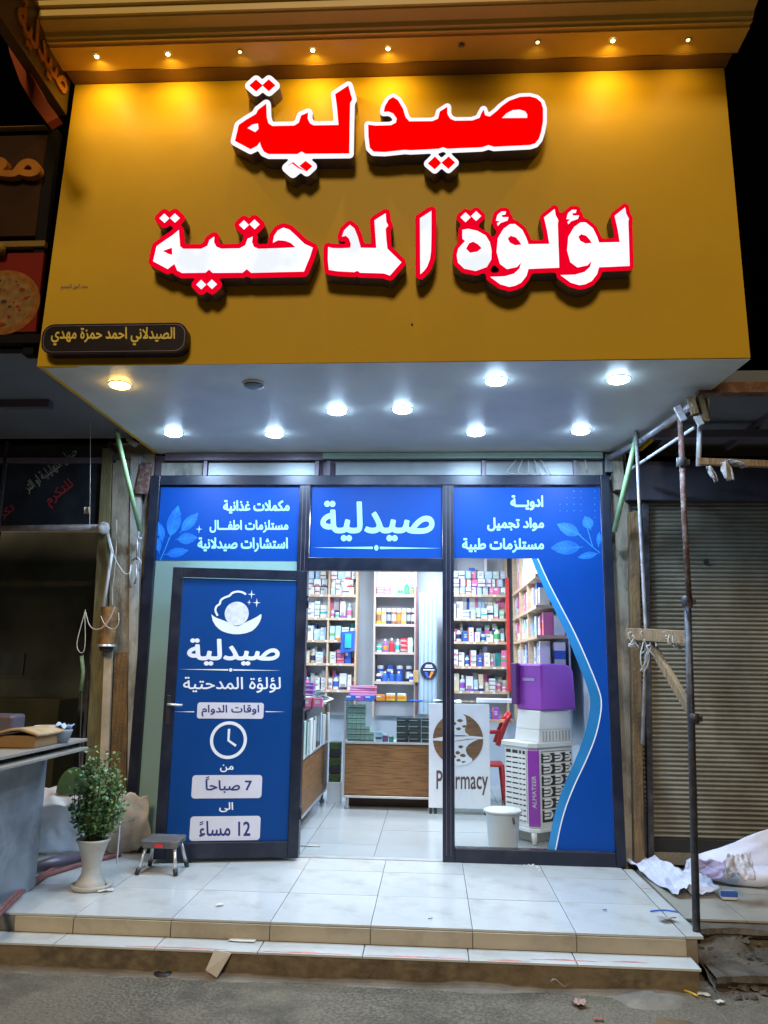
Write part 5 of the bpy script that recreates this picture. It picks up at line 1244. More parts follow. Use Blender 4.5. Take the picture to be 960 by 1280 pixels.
# perpendicular sign above
bs = empty('blade_sign', (-2.5, -2.6, 5.1), 'dark projecting sign with orange lettering jutting towards the street at top left', 'projecting sign')
MB().box(-2.53, -2.455, -3.15, -2.03, 5.085, 5.47).build('board', mat('bronze_sign_face', (.07, .04, .012), .35, 0, .15, 3, spec=.2), bs, bevel=.004)
pb = Pl((-2.455, 0, 0), (0, 1, 0), (0, 0, 1)); lp = text_loops('صيدلية', .03); A_ = np.concatenate([np.array(l) for l in lp]); lo, hi = A_.min(0), A_.max(0)
lp = [[(-2.70+(p[0]-lo[0])/(hi[0]-lo[0])*.62, 5.13+(p[1]-lo[1])/(hi[1]-lo[1])*.27) for p in l] for l in lp]
plate(pb, lp, .0, .012).build('lettering', m_or, bs)
MB().box(-2.54, -2.445, -3.16, -2.02, 5.47, 5.50).build('top_trim', m_brown, bs)
pts = [(4, -10), (12, 25), (19, 62), (32, 98), (48, 126), (66, 150)]
mb = MB(); m_arc = mat('orange_red_arc', (.30, .055, .012), .7, 0, .2, 3, spec=.1)
L_ = [at(x-7, y+4, Y=-2.42) for x, y in pts]; R_ = [at(x+7, y-4, Y=-2.42) for x, y in pts]
for i in range(len(pts)-1): mb.hexa([L_[i], R_[i], R_[i]+Vector((0, .06, 0)), L_[i]+Vector((0, .06, 0)), L_[i+1], R_[i+1], R_[i+1]+Vector((0, .06, 0)), L_[i+1]+Vector((0, .06, 0))])
tag(mb.build('sign_arc', m_arc, None, smooth=False), 'orange red curved sign edge sweeping down left of the projecting sign', 'sign edge')
# dark glazed shopfront of the neighbour
lg = empty('glass_shop', (-3.4, 0, 0), 'dark glass front of the left neighbour with a pale horizontal tube', 'shopfront')
bz = at(60, 660, Y=-.02)[2]
MB().box(-6, -2.86, .03, .04, bz+.03, 3.40).build('upper_glass', mat('black_glass', (.018, .022, .028), .12, 0, .3), lg)
MB().box(-6, -2.80, .03, .04, .12, bz-.03).build('lower_glass', m_dark_glass, lg)
for x in (-3.82, -2.87): MB().box(x-.012, x+.012, .0, .05, .1, 3.42).build('glazing_bar', m_darkpipe, lg)
MB().box(-6, -2.8, .0, .05, 3.22, 3.27).build('glazing_bar', m_return, lg)
MB().box(-6, -2.80, -.02, .06, -.1, .12).build('sill', m_conc, lg)
pipe('tube_rail', [at(-30, 661, Y=-.05), at(128, 659, Y=-.05)], .028, m_pipe, '', parent=lg)
a = at(129, 660, Y=-.09); MB().lathe([(.0, -.055), (.038, -.042), (.055, 0), (.038, .042), (.0, .055)], (a.x, a.y, a.z), 16, cap=False).build('ball_joint', m_white, lg, smooth=True)
# strokes on the upper glass
d_ = np.array([math.cos(rad(40)), math.sin(rad(40))])
a = at(33, 618, Y=.028); pg2 = Pl((a.x, .0285, a.z), (d_[0], 0, d_[1]), (-d_[1], 0, d_[0]))
def glasstext(s, u0, v0, wd, ht, m):
    lp = text_loops(s, .02); A_ = np.concatenate([np.array(l) for l in lp]); lo, hi = A_.min(0), A_.max(0)
    plate(pg2, [[(u0+(p[0]-lo[0])/(hi[0]-lo[0])*wd, v0+(p[1]-lo[1])/(hi[1]-lo[1])*ht) for p in l] for l in lp], .001).build('lettering', m, lg)
glasstext('حيوان التهليلية او التر', .02, -.02, .56, .12, mat('faded_white_letters', (.24, .24, .20), .6, 0, .3, 20)); glasstext('للتكرم', .10, -.26, .28, .14, mat('faded_red_letters', (.26, .015, .03), .6, 0, .3, 20))
glasstext('معجنات', -.62, .12, .42, .12, MATS['faded_white_letters']); glasstext('تكرم', -.35, -.08, .2, .1, MATS['faded_red_letters'])
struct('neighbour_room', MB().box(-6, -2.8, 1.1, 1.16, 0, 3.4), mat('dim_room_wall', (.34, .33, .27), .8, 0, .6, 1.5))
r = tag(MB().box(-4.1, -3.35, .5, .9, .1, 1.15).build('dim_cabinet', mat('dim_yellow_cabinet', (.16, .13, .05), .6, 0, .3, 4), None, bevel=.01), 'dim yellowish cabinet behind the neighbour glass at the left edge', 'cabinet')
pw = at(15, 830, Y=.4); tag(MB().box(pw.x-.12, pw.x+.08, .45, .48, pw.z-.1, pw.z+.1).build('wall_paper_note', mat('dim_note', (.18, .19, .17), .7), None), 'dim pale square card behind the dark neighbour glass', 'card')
# pier between the two shops
tag(MB().box(-2.86, -2.475, .06, .25, -.1, 3.42).build('left_pier', m_plaster, None), 'stained plaster pier between the neighbour and the pharmacy', 'pier')
strip('olive_board', (128, 140, 560), (100, 124, 1075), -.01, .05, mat('olive_board', (.15, .135, .06), .75, 0, .2, 5, grain=((.10, .085, .04), (25, 25, 1.5)), dirt=(.06, .05, .035), dscale=4, damt=.6), 'olive brown board on the pier beside the neighbour glass', 'board')
strip('plaster_strip', (141, 163, 575), (128, 160, 1070), .0, .055, m_plaster, 'blotchy plaster strip in the middle of the left pier', 'plaster')
strip('orange_timber', (143, 160, 815), (136, 156, 1070), -.03, .028, m_timber_y, 'orange stained timber on the lower left pier', 'timber')
strip('pale_batten', (130, 140, 815), (122, 133, 1010), -.055, .03, mat('pale_batten', (.42, .36, .28), .8, 0, .15, 5, dirt=(.2, .15, .10), dscale=8, damt=.4), 'long pale batten standing below the tin can on the pier', 'batten')
strip('grey_edge_strip', (163, 176, 570), (158, 168, 1072), -.02, .06, m_plaster_w, 'grey dirty edge strip against the left jamb of the shopfront', 'strip')
strip('rust_plate', (176, 190, 578), (168, 184, 617), -.06, .03, m_rust, 'rusty brown plate at the top of the left jamb', 'plate')
pipe('white_conduit', [at(134, 664, Y=-.08), at(140, 690, Y=-.08), at(129, 762, Y=-.08)], .014, m_white, 'white conduit dropping from the pale tube to the tin can', 'conduit')
a, c = at(133, 759, Y=-.10), at(133, 808, Y=-.10)
r = empty('tin_can', tuple(c), 'rusty tin can with a pale lid fixed on the pier with wire round it', 'can')
MB().lathe([(.068, 0), (.070, .004), (.070, a.z-c.z)], (c.x, -.10, c.z), 20).build('can_body', mat('rusty_can', (.26, .14, .05), .5, .3, .4, 14, dirt=(.05, .04, .03), dscale=12, damt=.8), r, smooth=False)
MB().lathe([(.066, a.z-c.z+.001), (.0, a.z-c.z+.002)], (c.x, -.10, c.z), 20, cap=False).build('can_opening', m_dark, r)
MB().lathe([(.074, -.004), (.076, .012), (.070, .016)], (c.x, -.10, c.z), 20, cap=False).build('can_rim', m_alu, r, smooth=True)
MB().lathe([(.060, -.002), (.045, -.04)], (c.x, -.10, c.z), 16).build('can_foot', m_dark, r)
mb = MB()
mb.tube([at(x, y, Y=-.2) for x, y in ((107, 765), (112, 785), (125, 788), (137, 775), (144, 758))], .0045, 6)
mb.tube([at(x, y, Y=-.2) for x, y in ((126, 770), (131, 782), (142, 788), (149, 780), (148, 766))], .0045, 6)
mb.tube([at(x, y, Y=-.12) for x, y in ((107, 762), (99, 790), (95, 808), (101, 818), (107, 812), (106, 765))], .004, 6)
tag(mb.build('looped_wire', m_wire, None, smooth=True), 'pale wire looped from a hook round the tin can', 'wire')
mb = MB(); mb.tube([at(x, y, Y=-.13) for x, y in ((135, 668), (142, 695), (150, 710), (158, 720), (165, 712))], .0055, 6); mb.tube([at(x, y, Y=-.06) for x, y in ((146, 650), (145, 700), (140, 740), (141, 757))], .004, 6)
tag(mb.build('drooping_cable', m_wire, None, smooth=True), 'drooping grey cable from the ball joint towards the clamp', 'cable')
mb = MB()
for s_ in (((104, 818), (103, 850), (101, 900), (99, 960), (98, 1000)),): mb.tube([at(x, y, Y=-.12) for x, y in s_], .004, 6)
tag(mb.build('dangling_wire', m_wire_d, None, smooth=True), 'thin dark cord hanging down beside the neighbour glass', 'cord')
pipe('green_twist', [at(102, 820, Y=-.13), at(104, 840, Y=-.13), at(101, 864, Y=-.13)], .016, mat('green_twist', (.13, .20, .10), .7, 0, .3, 20), 'dull green twist of tape on the hanging cord', 'tape')
pipe('green_tube', [at(145, 537, Y=-.6), at(175, 664, Y=-.12)], .019, m_green, 'slanting green tube at the left end of the shopfront', 'tube')
r = empty('cable_clamp', tuple(at(172, 680, Y=-.12)), 'grey metal clamp with hooks hanging under the left green tube', 'clamp')
for pts in (((176, 662), (172, 668), (174, 676), (177, 672)), ((172, 672), (171, 700)), ((166, 700), (171, 696), (176, 702), (174, 714)), ((164, 706), (162, 718), (163, 735)), ((170, 706), (171, 722), (168, 730))):
    mb = MB(); mb.tube([at(x, y, Y=-.13) for x, y in pts], .008, 7); mb.build('hook', m_pipe, r, smooth=True)
r = tag(MB().tube([at(160, 548, Y=-.15), at(170, 556, Y=-.15)], .025, 8).build('foam_stub', m_rag, None, smooth=True), 'pale foam stub poking out above the left pier', 'stub')
mb = MB(); mb.tube([at(113, 525, Y=-.5), at(113, 580, Y=-.45), at(112, 660, Y=-.4)], .0025, 5); tag(mb.build('thin_string', m_wire, None), 'thin string hanging down in front of the neighbour upper glass', 'string')
mb = MB(); mb.sheet(lambda u, v: at(105+8*u, 634+8*v, Y=-.40)+Vector((0, .01*math.sin(6*u), .01*noise.noise(Vector((u*3, v*3, 0))))), 4, 4); tag(mb.build('paper_scrap', m_rag, None, solid=.002), 'small torn scrap caught on the thin string', 'scrap')

# ================================================================== metal cart with trays
cr = empty('metal_cart', (-2.9, -1.4, -.2), 'dull metal sided food cart at the left edge of the photo', 'cart')
mb = MB(); q1_, q2_ = at(61, 940, Y=-1.08), at(45, 1108, Z=.012)
mb.hexa([(-3.5, -2.25, ZR+.02), (q2_.x-.10, -2.25, ZR+.02), (q2_.x, q2_.y, .012), (-3.5, q2_.y, .012), (-3.5, -2.25, .90), (q1_.x, -2.25, .90), (q1_.x, -1.08, .90), (-3.5, -1.08, .90)]); mb.build('body', m_steel, cr, bevel=.012)
for k, (z, xr2, y0, th) in enumerate(((.905, -2.33, -2.3, .018), (.955, -2.36, -2.25, .02), (.925, -2.62, -2.3, .014))):
    if k < 2: MB().box(-3.5, xr2, y0, -1.12+.04*k, z, z+th).build('tray_board', mat('worn_tray_board', (.30, .27, .23), .7, .1, .2, 6, dirt=(.12, .09, .06), dscale=6, damt=.6), cr, bevel=.003)
    if k == 1: MB().box(-3.5, xr2-.01, y0+.01, y0+.04, z+th, z+th+.03).build('tray_lip', m_wood, cr)
zt_ = .977
def bx2(px0, px1, py, Y, h, d, name, m, label, cat, bev=.01):
    a, c = at(px0, py, Y=Y), at(px1, py, Y=Y); o = MB().box(a.x, c.x, Y, Y+d, zt_, zt_+h).build(name, m, None, bevel=bev); return tag(o, label, cat)
mc_ = mat('brown_carton', (.30, .17, .07), .8, 0, .15, 6)
a, c = at(4, 918, Y=-1.7), at(50, 918, Y=-1.7)
mb = MB(); mb.box(a.x, c.x, -1.75, -1.35, zt_, zt_+.07); tag(mb.build('bread_board_stack', mc_, None, bevel=.004), 'brown cardboard stack lying on the cart trays', 'cardboard')
mb = MB(); mb.sheet(lambda u, v: Vector((a.x-.02+(c.x-a.x+.05)*u, -1.78+.42*v, zt_+.074+.035*math.sin(PI*u)*(1-.3*v)+.004*noise.noise(Vector((u*6, v*6, 0))))), 12, 8); tag(mb.build('flatbread', mat('bread_crust', (.42, .30, .16), .8, 0, .2, 14), None, solid=.014, smooth=True), 'domed tan flap on top of the brown cardboard stack', 'cardboard')
a = at(66, 915, Y=-1.45)
r = empty('grey_tub', (a.x, -1.4, zt_), 'grey tub with a white bowl and blue cloth at the end of the cart trays', 'tub')
MB().lathe([(.075, 0), (.10, .075), (.098, .08), (.072, .006)], (a.x, -1.4, zt_), 18).build('tub', mat('grey_tub', (.22, .25, .29), .5), r, smooth=True)
MB().lathe([(.0, .07), (.05, .075), (.075, .105), (.07, .105), (.045, .08), (.0, .075)], (a.x-.06, -1.42, zt_), 18, cap=False).build('bowl', m_white, r, smooth=True)
mb = MB(); mb.sheet(lambda u, v: Vector((a.x+.0+.09*u, -1.44+.1*v, zt_+.10+.03*noise.noise(Vector((u*3, v*3, 4)))+.012*math.sin(7*u))), 8, 8); mb.build('cloth', mat('pale_blue_cloth', (.40, .52, .72), .8), r, solid=.004, smooth=True)
a = at(1, 920, Y=-1.8); tag(MB().box(a.x-.08, a.x+.02, -1.9, -1.85, zt_, zt_+.055).build('yellow_pack', cm('yellow'), None, bevel=.004), 'small yellow pack at the far left of the cart top', 'pack')
a = at(0, 900, Y=-1.3); tag(MB().box(a.x-.3, a.x+.10, -1.32, -1.15, zt_, zt_+.16).build('dark_case', m_return, None, bevel=.02), 'dark case with a pale lid behind the brown cardboard', 'case')

m_paper0 = mat('wrapper_white', (.55, .52, .55), .6, 0, .2, 30, dirt=(.03, .03, .05), dscale=9, damt=.9)
# ================================================================== sheets, bag, hose, plant, stool
def crumple(c00, c10, c11, c01, nu, nv, amp, seed, name, m, label, cat, th=.003, fr=3.0, bulge=0):
    c00, c10, c11, c01 = [Vector(q) for q in (c00, c10, c11, c01)]
    def f(u, v):
        p = c00.lerp(c10, u).lerp(c01.lerp(c11, u), v)
        n = noise.hetero_terrain(Vector((u*fr, v*fr, seed)), .9, 2, 4, .2)
        r1 = abs(noise.noise(Vector((u*fr*1.3+seed, v*fr*1.3, 2))))
        q = p + Vector((.3*amp*noise.noise(Vector((u*4, v*4, seed+9))), .5*amp*noise.noise(Vector((u*4, v*4, seed+5))), amp*(n*.5-.2) + amp*1.2*r1 + bulge*math.sin(PI*u)*math.sin(PI*v)))
        q.z = max(q.z, .006); return q
    mb = MB(); mb.sheet(f, nu, nv); o = mb.build(name, m, None, solid=th, smooth=True); return tag(o, label, cat)
crumple(at(781, 1075, Z=.03), at(846, 1122, Z=.01), at(872, 1098, Z=.12), at(818, 1072, Z=.08), 40, 26, .035, 1.3, 'banner_sheet', m_sheet, 'crumpled white banner sheet spilling onto the porch corner', 'sheet', fr=4)
crumple(at(852, 1100, Z=.01), at(1010, 1100, Z=.01), at(1010, 1018, Y=-.22), at(858, 1076, Y=-.15), 46, 30, .03, 4.1, 'banner_sheet', m_sheet, 'large pinkish banner sheet draped against the shutter foot', 'sheet', fr=2.2)
a = at(862, 1088, Z=.07); c = at(1000, 1098, Z=.08)
mb = MB(); mb.tube([a+(c-a)*t+Vector((0, 0, .012*math.sin(9*t))) for t in np.linspace(0, 1, 9)], [.055, .06, .066, .07, .066, .07, .064, .066, .06], 16, cap=False); tag(mb.build('banner_roll', m_sheet, None, solid=.003, smooth=True), 'loosely rolled pale banner lying in front of the draped sheet', 'roll')
crumple(at(835, 1092, Z=.04), at(868, 1120, Z=.015), at(900, 1112, Z=.05), at(872, 1086, Z=.12), 24, 18, .03, 11.3, 'banner_scrap', m_sheet, 'small loose piece of white banner lying at the foot of the black pole', 'sheet', fr=4)
crumple(at(868, 1092, Z=.14), at(905, 1100, Z=.14), at(908, 1078, Z=.24), at(872, 1074, Z=.24), 22, 16, .03, 7.7, 'banner_fold', m_sheet_p, 'purple printed fold of banner showing between the pale sheets', 'sheet', fr=3)
crumple(at(905, 1095, Z=.18), at(945, 1100, Z=.16), at(938, 1068, Z=.26), at(908, 1072, Z=.26), 20, 14, .035, 9.2, 'torn_wrapper', m_paper0, 'torn black and white wrapper lying on the banner roll', 'wrapper', fr=4)
r = empty('small_packet', tuple(at(911, 1122, Z=0)), 'small blue and white packet on the side pavement', 'packet')
p = at(911, 1124, Z=.0); MB().box(p.x-.05, p.x+.05, p.y-.03, p.y+.04, .0, .05).build('packet_body', m_white, r, bevel=.01); MB().box(p.x-.052, p.x+.052, p.y-.032, p.y+.0, .02, .053).build('packet_print', cm('blue'), r, bevel=.004)
crumple(at(40, 1068, Z=.01), at(108, 1064, Z=.01), at(100, 992, Y=-.25), at(44, 990, Y=-.2), 36, 26, .028, 2.2, 'tarpaulin_sheet', mat('white_blue_tarp', (.76, .78, .84), .5, 0, .1, 4, dirt=(.22, .38, .68), dscale=2.2, damt=.7), 'white and blue plastic sheet heaped behind the plant', 'sheet', fr=2.5)
crumple(at(30, 1010, Y=-.42), at(105, 1005, Y=-.42), at(100, 985, Y=-.2), at(30, 985, Y=-.2), 24, 12, .05, 6.2, 'beige_sheet', mat('beige_sheet', (.62, .56, .52), .6, 0, .1), 'dull beige sheet folded over the top of the plastic heap', 'sheet', fr=2)
crumple(at(128, 1066, Z=.01), at(190, 1064, Z=.01), at(184, 996, Y=-.14), at(148, 994, Y=-.14), 34, 34, .045, 3.4, 'plastic_sack', mat('tan_sack', (.56, .47, .36), .45, 0, .2, 6, dirt=(.70, .70, .74), dscale=3.0, damt=1.0), 'tan plastic wrapped sack leaning on the pier beside the door leaf', 'sack', fr=2.6)
mb = MB(); mb.tube([at(x, y, Z=.05) for x, y in ((40, 1085), (70, 1078), (108, 1070))], [.03, .05, .035], 10); tag(mb.build('dark_bundle', m_return, None, smooth=True), 'dark rolled bundle on the floor under the plastic heap', 'bundle')
a = at(88, 992, Y=-.35); mb = MB(); mb.v = [(a.x+.10*math.cos(t)*1.25, -.33+.02*k, a.z+.19*math.sin(t)) for k in (0, 1) for t in np.linspace(0, PI, 14)]
mb.f = [tuple(range(14)), tuple(reversed(range(14, 28)))] + [(i+1, i, 14+i, 15+i) for i in range(13)]; mb.mi = [0]*len(mb.f); tag(mb.build('green_board', mat('dark_green_panel', (.06, .12, .04), .6, 0, .2), None), 'rounded dark green board half hidden behind the plant', 'board')
def hz(x, y, z=.018): p = at(x, y, Z=z); return p
m_hose = mat('red_brown_hose', (.26, .10, .09), .5, 0, .2, 12)
pipe('hose', [hz(-20, 1160), hz(8, 1134), hz(30, 1112), hz(60, 1093), (hz(95, 1082)), hz(128, 1073), hz(150, 1068)], .017, m_hose, 'thicker reddish hose curving out from under the cart', 'hose')
pipe('hose', [hz(-14, 1152, .04), hz(12, 1124, .04), hz(36, 1103, .03), hz(66, 1086, .02), hz(100, 1077, .016), hz(133, 1068, .014)], .012, m_hose, 'thinner reddish hose lying just behind the thick one', 'hose')
mb = MB(); mb.tube([at(152, 1000, Y=-.55), at(150, 1030, Y=-.56), at(146, 1080, Y=-.57)], .006, 6); tag(mb.build('thin_white_rod', m_white, None), 'thin white rod standing in front of the tan sack', 'rod')
# potted plant
pb_ = at(112, 1110, Z=0)
pt = empty('potted_plant', (pb_.x, pb_.y, 0), 'leafy artificial bush in a tall flared white pot on the porch', 'plant')
MB().lathe([(.095, .0), (.10, .02), (.085, .05), (.062, .09), (.058, .13), (.072, .20), (.098, .285), (.112, .30), (.112, .312), (.10, .312), (.092, .30)], (pb_.x, pb_.y, .002), 28, cap=False).build('pot', m_pot, pt, smooth=True)
MB().lathe([(.0, .285), (.094, .285)], (pb_.x, pb_.y, .002), 20, cap=False).build('soil', m_dirt, pt)
MB().lathe([(.105, .0), (.125, .004), (.13, .03), (.122, .03), (.10, .012)], (pb_.x+.01, pb_.y, .001), 24, cap=False).build('saucer', m_pot, pt, smooth=True)
rl = random.Random(11); st_ = MB(); lf_ = MB(); lf2 = MB()
def leaf(mb, p, d, l, wd):
    d = d.normalized(); s_ = d.cross(Vector((rl.uniform(-1, 1), rl.uniform(-1, 1), rl.uniform(-1, 1)))).normalized()*wd; u = d.cross(s_).normalized()*wd*.35
    mb.quad(p, p+d*l*.5+s_, p+d*l+u*.3, p+d*l*.5+u); mb.quad(p, p+d*l*.5+u, p+d*l+u*.3, p+d*l*.5-s_)
for k in range(64):
    a = rl.uniform(0, 6.28); rr = rl.uniform(.03, .18); h = rl.uniform(.30, .60)*(1-.35*(rr/.19)**2) + .10
    b0 = Vector((pb_.x+rl.uniform(-.03, .03), pb_.y+rl.uniform(-.03, .03), .28)); top = Vector((pb_.x+rr*math.cos(a), pb_.y+rr*math.sin(a), .28+h*.95)); mid = b0.lerp(top, .5)+Vector((rr*.35*math.cos(a), rr*.35*math.sin(a), -.02))
    pts = [b0, b0.lerp(mid, .6)+Vector((0, 0, .02)), mid, top]; st_.tube(pts, [.004, .003, .003, .001], 4)
    for q in range(44):
        t = .22+.78*rl.random(); p = (b0.lerp(mid, t/.6) if t < .6 else mid.lerp(top, (t-.6)/.4)) + Vector((rl.gauss(0, .016), rl.gauss(0, .016), rl.gauss(0, .012)))
        d = Vector((math.cos(rl.uniform(0, 6.28)), math.sin(rl.uniform(0, 6.28)), rl.uniform(-.3, .9))); leaf(lf2 if rl.random() < .22+.35*(t > .85) else lf_, p, d, rl.uniform(.022, .042), rl.uniform(.008, .013))
st_.build('stems', m_stem, pt); o = lf_.build('foliage', m_leaf, pt); o['kind'] = 'stuff'; o = lf2.build('pale_foliage', m_leaf2, pt); o['kind'] = 'stuff'
# step stool
c = at(210, 1083, Z=0); sx, sy = c.x, -.52
stl = empty('step_stool', (sx, sy, 0), 'small folding stool with dark top and pale legs in front of the door leaf', 'stool')
mb = MB(); zt2 = .225
mb.hexa([(sx-.125, sy-.10, zt2-.055), (sx+.125, sy-.10, zt2-.055), (sx+.13, sy+.10, zt2-.04), (sx-.13, sy+.10, zt2-.04), (sx-.145, sy-.12, zt2), (sx+.145, sy-.12, zt2), (sx+.135, sy+.11, zt2+.008), (sx-.135, sy+.11, zt2+.008)]); mb.build('seat', mat('stool_top', (.10, .095, .10), .5, 0, .25, 14, dirt=(.25, .22, .18), dscale=12, damt=.5), stl, bevel=.012)
MB().box(sx-.03, sx+.03, sy-.119, sy-.1125, zt2-.04, zt2-.018).build('red_label', cm('red'), stl)
for dx, dy in ((-1, -1), (1, -1), (-1, 1), (1, 1)):
    a = Vector((sx+dx*.105, sy+dy*.075, zt2-.045)); b_ = Vector((sx+dx*.135, sy+dy*.12, .035)); mb = MB(); mb.tube([a, b_], .013, 8); mb.build('leg', m_alu, stl, smooth=True)
    mb = MB(); mb.tube([b_+(a-b_)*.05, b_+(b_-a).normalized()*.036], .017, 8); mb.build('foot', m_black, stl, smooth=True)
# ================================================================== litter
def scrap(px, py, Z0, w_, d_, ang, name, m, label, cat, amp=.006, th=.0015):
    p = at(px, py, Z=Z0); ca, sa = math.cos(ang), math.sin(ang); s_ = px*.13
    def f(u, v):
        x, y = (u-.5)*w_, (v-.5)*d_; return Vector((p.x+x*ca-y*sa, p.y+x*sa+y*ca, Z0+.004+amp*(.6+noise.noise(Vector((u*2.5+s_, v*2.5, s_))))))
    mb = MB(); mb.sheet(f, 8, 8); return tag(mb.build(name, m, None, solid=th, smooth=True), label, cat)
m_paper = mat('white_paper', (.62, .60, .56), .8, 0, .06)
mtag = mat('tan_card', (.48, .42, .34), .7, 0, .08)
a0, a1, a2, a3 = at(268, 1187, Y=-1.752), at(289, 1192, Y=-1.752), at(271, 1222, Y=-1.80), at(257, 1213, Y=-1.80)
mb = MB(); mb.hexa([a3, a2, a2+Vector((0, .004, .003)), a3+Vector((0, .004, .003)), a0, a1, a1+Vector((0, .004, .001)), a0+Vector((0, .004, .001))]); tag(mb.build('card_tag', mtag, None), 'tan card tag leaning against the lower step over the kerb', 'card')
p = at(276.5, 1191, Y=-1.757); MB().tube([(p.x, -1.7585, p.z), (p.x, -1.7545, p.z)], .008, 10).build('hole_mark', cm('white'), None) if False else None
scrap(132, 1114, .003, .10, .05, .3, 'paper_scrap', m_paper, 'white paper scrap on the tiles beside the plant pot', 'paper')
scrap(275, 1132, .003, .05, .03, .8, 'paper_scrap', m_paper, 'tiny white scrap on the porch tiles below the stool', 'paper')
scrap(146, 1167.5, -.098, .07, .03, .1, 'paper_scrap', m_paper, 'white scrap on the lower tread at the left', 'paper', .003)
scrap(303, 1176, -.098, .16, .05, -.05, 'paper_scrap', m_paper, 'flat white paper on the lower tread above the card tag', 'paper', .002)
scrap(388, 1058, .003, .16, .02, .03, 'door_bolt', m_alu, 'flat metal floor bolt beside the foot of the door leaf', 'bolt', .002, .006)
scrap(772, 1080, .004, .13, .05, .0, 'wood_chip', m_paper, 'pale off-cut lying at the right jamb foot', 'offcut', .003, .01)
mb = MB(); rd = random.Random(9)
for k in range(46):
    px_, py_ = rd.gauss(664, 9), rd.gauss(1083, 2.6); p = at(px_, py_, Z=.004); q = rd.uniform(.004, .011)
    mb.quad(p+Vector((-q, 0, .002)), p+Vector((0, -q, .004)), p+Vector((q, q*.3, .003+q*.4)), p+Vector((0, q, q*.7)))
tag(mb.build('white_crumbs', m_paper, None), 'spill of white crumbs on the tiles before the right window', 'crumbs', kind='stuff')
scrap(725, 1146, .003, .12, .02, .15, 'cable_tie', cm('blue'), 'blue strap scrap near the right edge of the porch', 'strap', .004) if False else None
pipe('blue_strap', [at(813, 1139, Z=.006), at(830, 1137, Z=.01), at(848, 1140, Z=.006)], .0045, cm('blue'), 'short blue strap on the right border tiles', 'strap')
scrap(834, 1151, .004, .10, .06, .4, 'crumpled_bit', m_rag, 'blue and grey crumpled bit on the right border tiles', 'litter', .02)
scrap(538, 1149, .003, .03, .006, .6, 'twig', m_stem, 'tiny dark twig on the front row of porch tiles', 'twig', .002, .003)
scrap(756, 1138, .003, .025, .012, .2, 'blue_chip', cm('blue'), 'tiny blue chip on the porch tiles at right', 'chip', .002, .003)
# kerb side litter
p = at(205, 1217, Z=ZR); MB_ = MB(); MB_.lathe([(.0, .008), (.03, .016), (.055, .012), (.062, .0)], (p.x, p.y, ZR+.002), 16, cap=False); tag(MB_.build('black_lid', m_black, None, smooth=True), 'flattened black lid lying on the road near the step', 'lid')
def blob(px, py, r_, h_, m, name, label, cat, seed, Z0=ZR, el=1.4, n=26):
    p = at(px, py, Z=Z0); mb = MB()
    def f(u, v):
        t = u*2*PI; q = v; k = 1+.35*noise.noise(Vector((math.cos(t)*1.6, math.sin(t)*1.6, seed)))
        return Vector((p.x+r_*el*q*k*math.cos(t), p.y+r_*q*k*math.sin(t), Z0-.006+h_*(1-q**2.2)*(1+.5*noise.noise(Vector((q*4*math.cos(t), q*4*math.sin(t), seed+3))))))
    mb.sheet(f, n, 8); return tag(mb.build(name, m, None, smooth=True), label, cat)
blob(815, 1250, .13, .035, m_conc, 'mortar_lump', 'low grey mound of dried mortar at the right corner of the road', 'mortar', 2.2, el=1.5)
blob(842, 1280, .09, .012, mat('brown_stain_mud', (.14, .085, .035), .9, 0, .3, 9), 'mud_patch', 'brown mud patch at the foot of the mortar mound', 'mud', 5.1, el=1.6)
pipe('yellow_strap', [at(827, 1228, Z=ZR+.035), at(845, 1234, Z=ZR+.03), at(862, 1240, Z=ZR+.02), at(872, 1245, Z=ZR+.015)], .006, cm('yellow'), 'yellow strap with a white end lying across the mortar mound', 'strap')
scrap(880, 1245, ZR+.006, .07, .03, -.2, 'foil_scrap', m_paper, 'white scrap at the end of the yellow strap', 'scrap', .012)
scrap(900, 1254, ZR+.004, .05, .03, .5, 'foil_scrap', m_paper, 'small white scrap furthest right on the road', 'scrap', .01)
scrap(700, 1233, ZR+.004, .13, .09, .1, 'clear_bag', mat('clear_bag', (.42, .44, .50), .2, 0, .3, 20, coat=.5), 'crumpled clear plastic bag in the gutter right of centre', 'plastic bag', .05)
scrap(724, 1256, ZR+.006, .06, .07, .5, 'brown_wrapper', mat('brown_wrapper', (.28, .16, .12), .5, 0, .3, 20), 'brown and white snack wrapper on the road', 'wrapper', .02)
scrap(545, 1232, ZR+.003, .05, .02, .2, 'red_bit', mat('dull_red_scrap', (.35, .08, .07), .7), 'red scrap in the gutter right of centre', 'scrap')
scrap(318, 1216, ZR+.004, .06, .02, .4, 'red_bit', mat('dull_red_scrap', (.35, .08, .07), .7), 'dull red scrap in the gutter below the card tag', 'scrap')
scrap(748, 1275, ZR+.003, .05, .02, .1, 'red_bit', mat('dull_red_scrap', (.35, .08, .07), .7), 'red scrap at the bottom edge of the road', 'scrap')

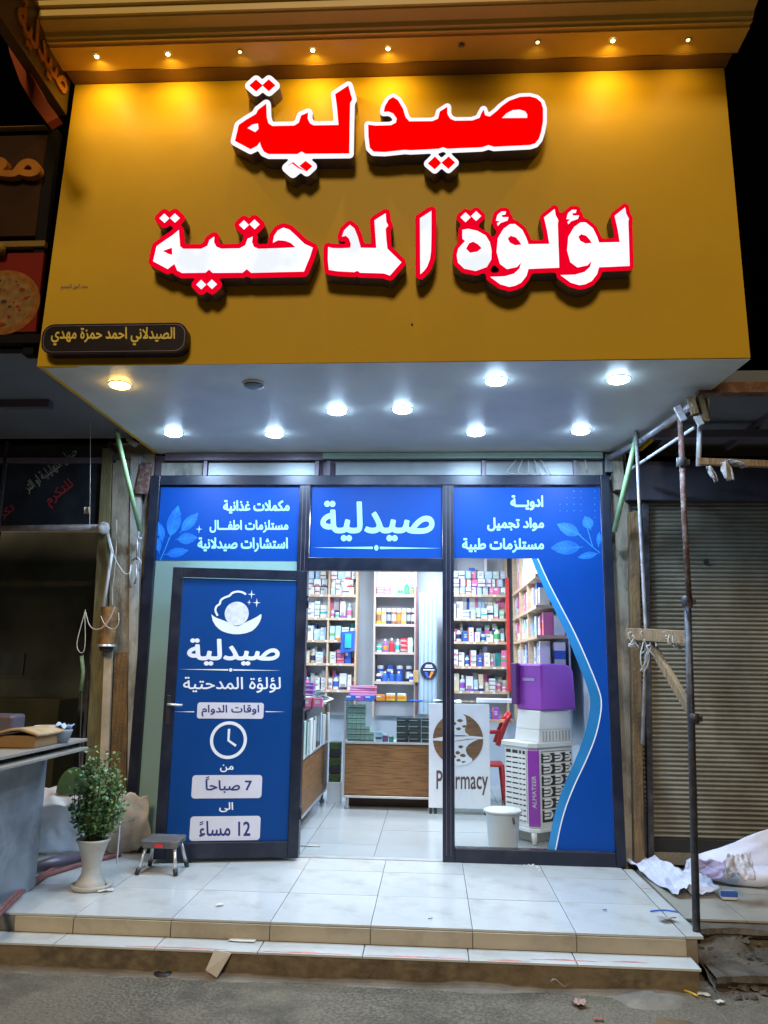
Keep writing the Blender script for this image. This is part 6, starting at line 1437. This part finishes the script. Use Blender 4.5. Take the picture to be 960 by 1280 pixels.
rk = random.Random(21); mb = MB()
for k in range(320):
    x = PXR+.14+rk.random()**1.3*1.6; v = rk.random(); y = -1.18-v*.60; zc0 = -.03-.20*min(1, v*1.25)**.8; q = rk.uniform(.006, .028)
    c = Vector((x, y, zc0+q*.2)); P = []
    for a in range(6):
        t = a*PI/3+rk.uniform(-.3, .3); P.append(c+Vector((math.cos(t)*q*rk.uniform(.7, 1.3), math.sin(t)*q*rk.uniform(.6, 1.1), rk.uniform(-.3, .1)*q)))
    T = [c+(p-c)*rk.uniform(.5, .75)+Vector((0, 0, q*rk.uniform(.35, .6))) for p in P]
    for a in range(6): mb.quad(P[a], P[(a+1) % 6], T[(a+1) % 6], T[a])
    mb.quad(*T)
tag(mb.build('kerb_rubble', m_dirt, None), 'broken stones and rubble along the collapsed pavement edge at right', 'rubble', kind='stuff')
# ---- goods that share a wording: say where each one stands in its row
def sxy(p):
    d = np.array(p)-CAM; z = d@FX; return (480+FPX*(d@RX)/z, 640-FPX*(d@UX)/z)
by = {}
for o in GOODS: by.setdefault(o['label'], []).append(o)
ORD = ['first', 'second', 'third', 'fourth', 'fifth', 'sixth', 'seventh', 'eighth', 'ninth', 'tenth', 'eleventh', 'twelfth']
for lb, L in by.items():
    if len(L) < 2: continue
    cols = []
    for o in sorted(L, key=lambda o: sxy(o.location)[0]):
        x = sxy(o.location)[0]
        if cols and abs(cols[-1][0]-x) < 2.5: cols[-1][1].append(o)
        else: cols.append([x, [o]])
    for i, (x, K) in enumerate(cols):
        K.sort(key=lambda o: -o.location.z)
        for j, o in enumerate(K):
            t = lb + (f', {ORD[min(i, 11)]} from left' if len(cols) > 1 else '')
            if len(K) > 1: t += ', ' + ('topmost' if j == 0 else 'lowest' if j == len(K)-1 else f'{ORD[min(j, 11)]} down')
            o['label'] = t

for (ya_, yb_, zt0, zb0, nm, seed, m) in ((-1.175, -1.30, -.022, -.085, 'slab_edge', 3.0, m_dirt), (-1.50, -1.66, -.15, -.225, 'slab_edge', 8.0, m_dirt)):
    mb = MB(); n = 60; P = []
    for i in range(n+1):
        x = PXR+.11+3.0*i/n; k = 1.6*noise.noise(Vector((x*3, seed, 0))); k2 = 2.2*noise.noise(Vector((x*16, seed, 2)))
        yo = yb_-.05*k-.015*k2; P.append([(x, ya_, zt0), (x, yo, zt0-.006+.01*k2), (x, yo-.008, (zt0+zb0)/2+.01*k), (x, yo+.03, zb0), (x, ya_, zb0)])
    for i in range(n):
        for j in range(4): mb.quad(P[i][j], P[i+1][j], P[i+1][j+1], P[i][j+1])
    o = mb.build(nm, m, None); o['kind'] = 'structure'

for (x, y, Y, lb) in ((859, 752, -1.475, 'rusty clamp joining the upper and lower scaffold poles'), (867, 898, -1.45, 'dark coupler halfway down the black lower scaffold pole'), (852, 578, -1.5, 'small collar near the top of the upper scaffold pole')):
    p = at(x, y, Y=Y); r = empty('pole_clamp', tuple(p), lb, 'clamp')
    MB().lathe([(.030, -.03), (.033, -.026), (.033, .026), (.030, .03)], tuple(p), 14, cap=False).build('collar', m_darkpipe, r, smooth=True)
    MB().box(p.x+.026, p.x+.052, p.y-.012, p.y+.012, p.z-.018, p.z+.018).build('bolt_lug', m_darkpipe, r, bevel=.004)
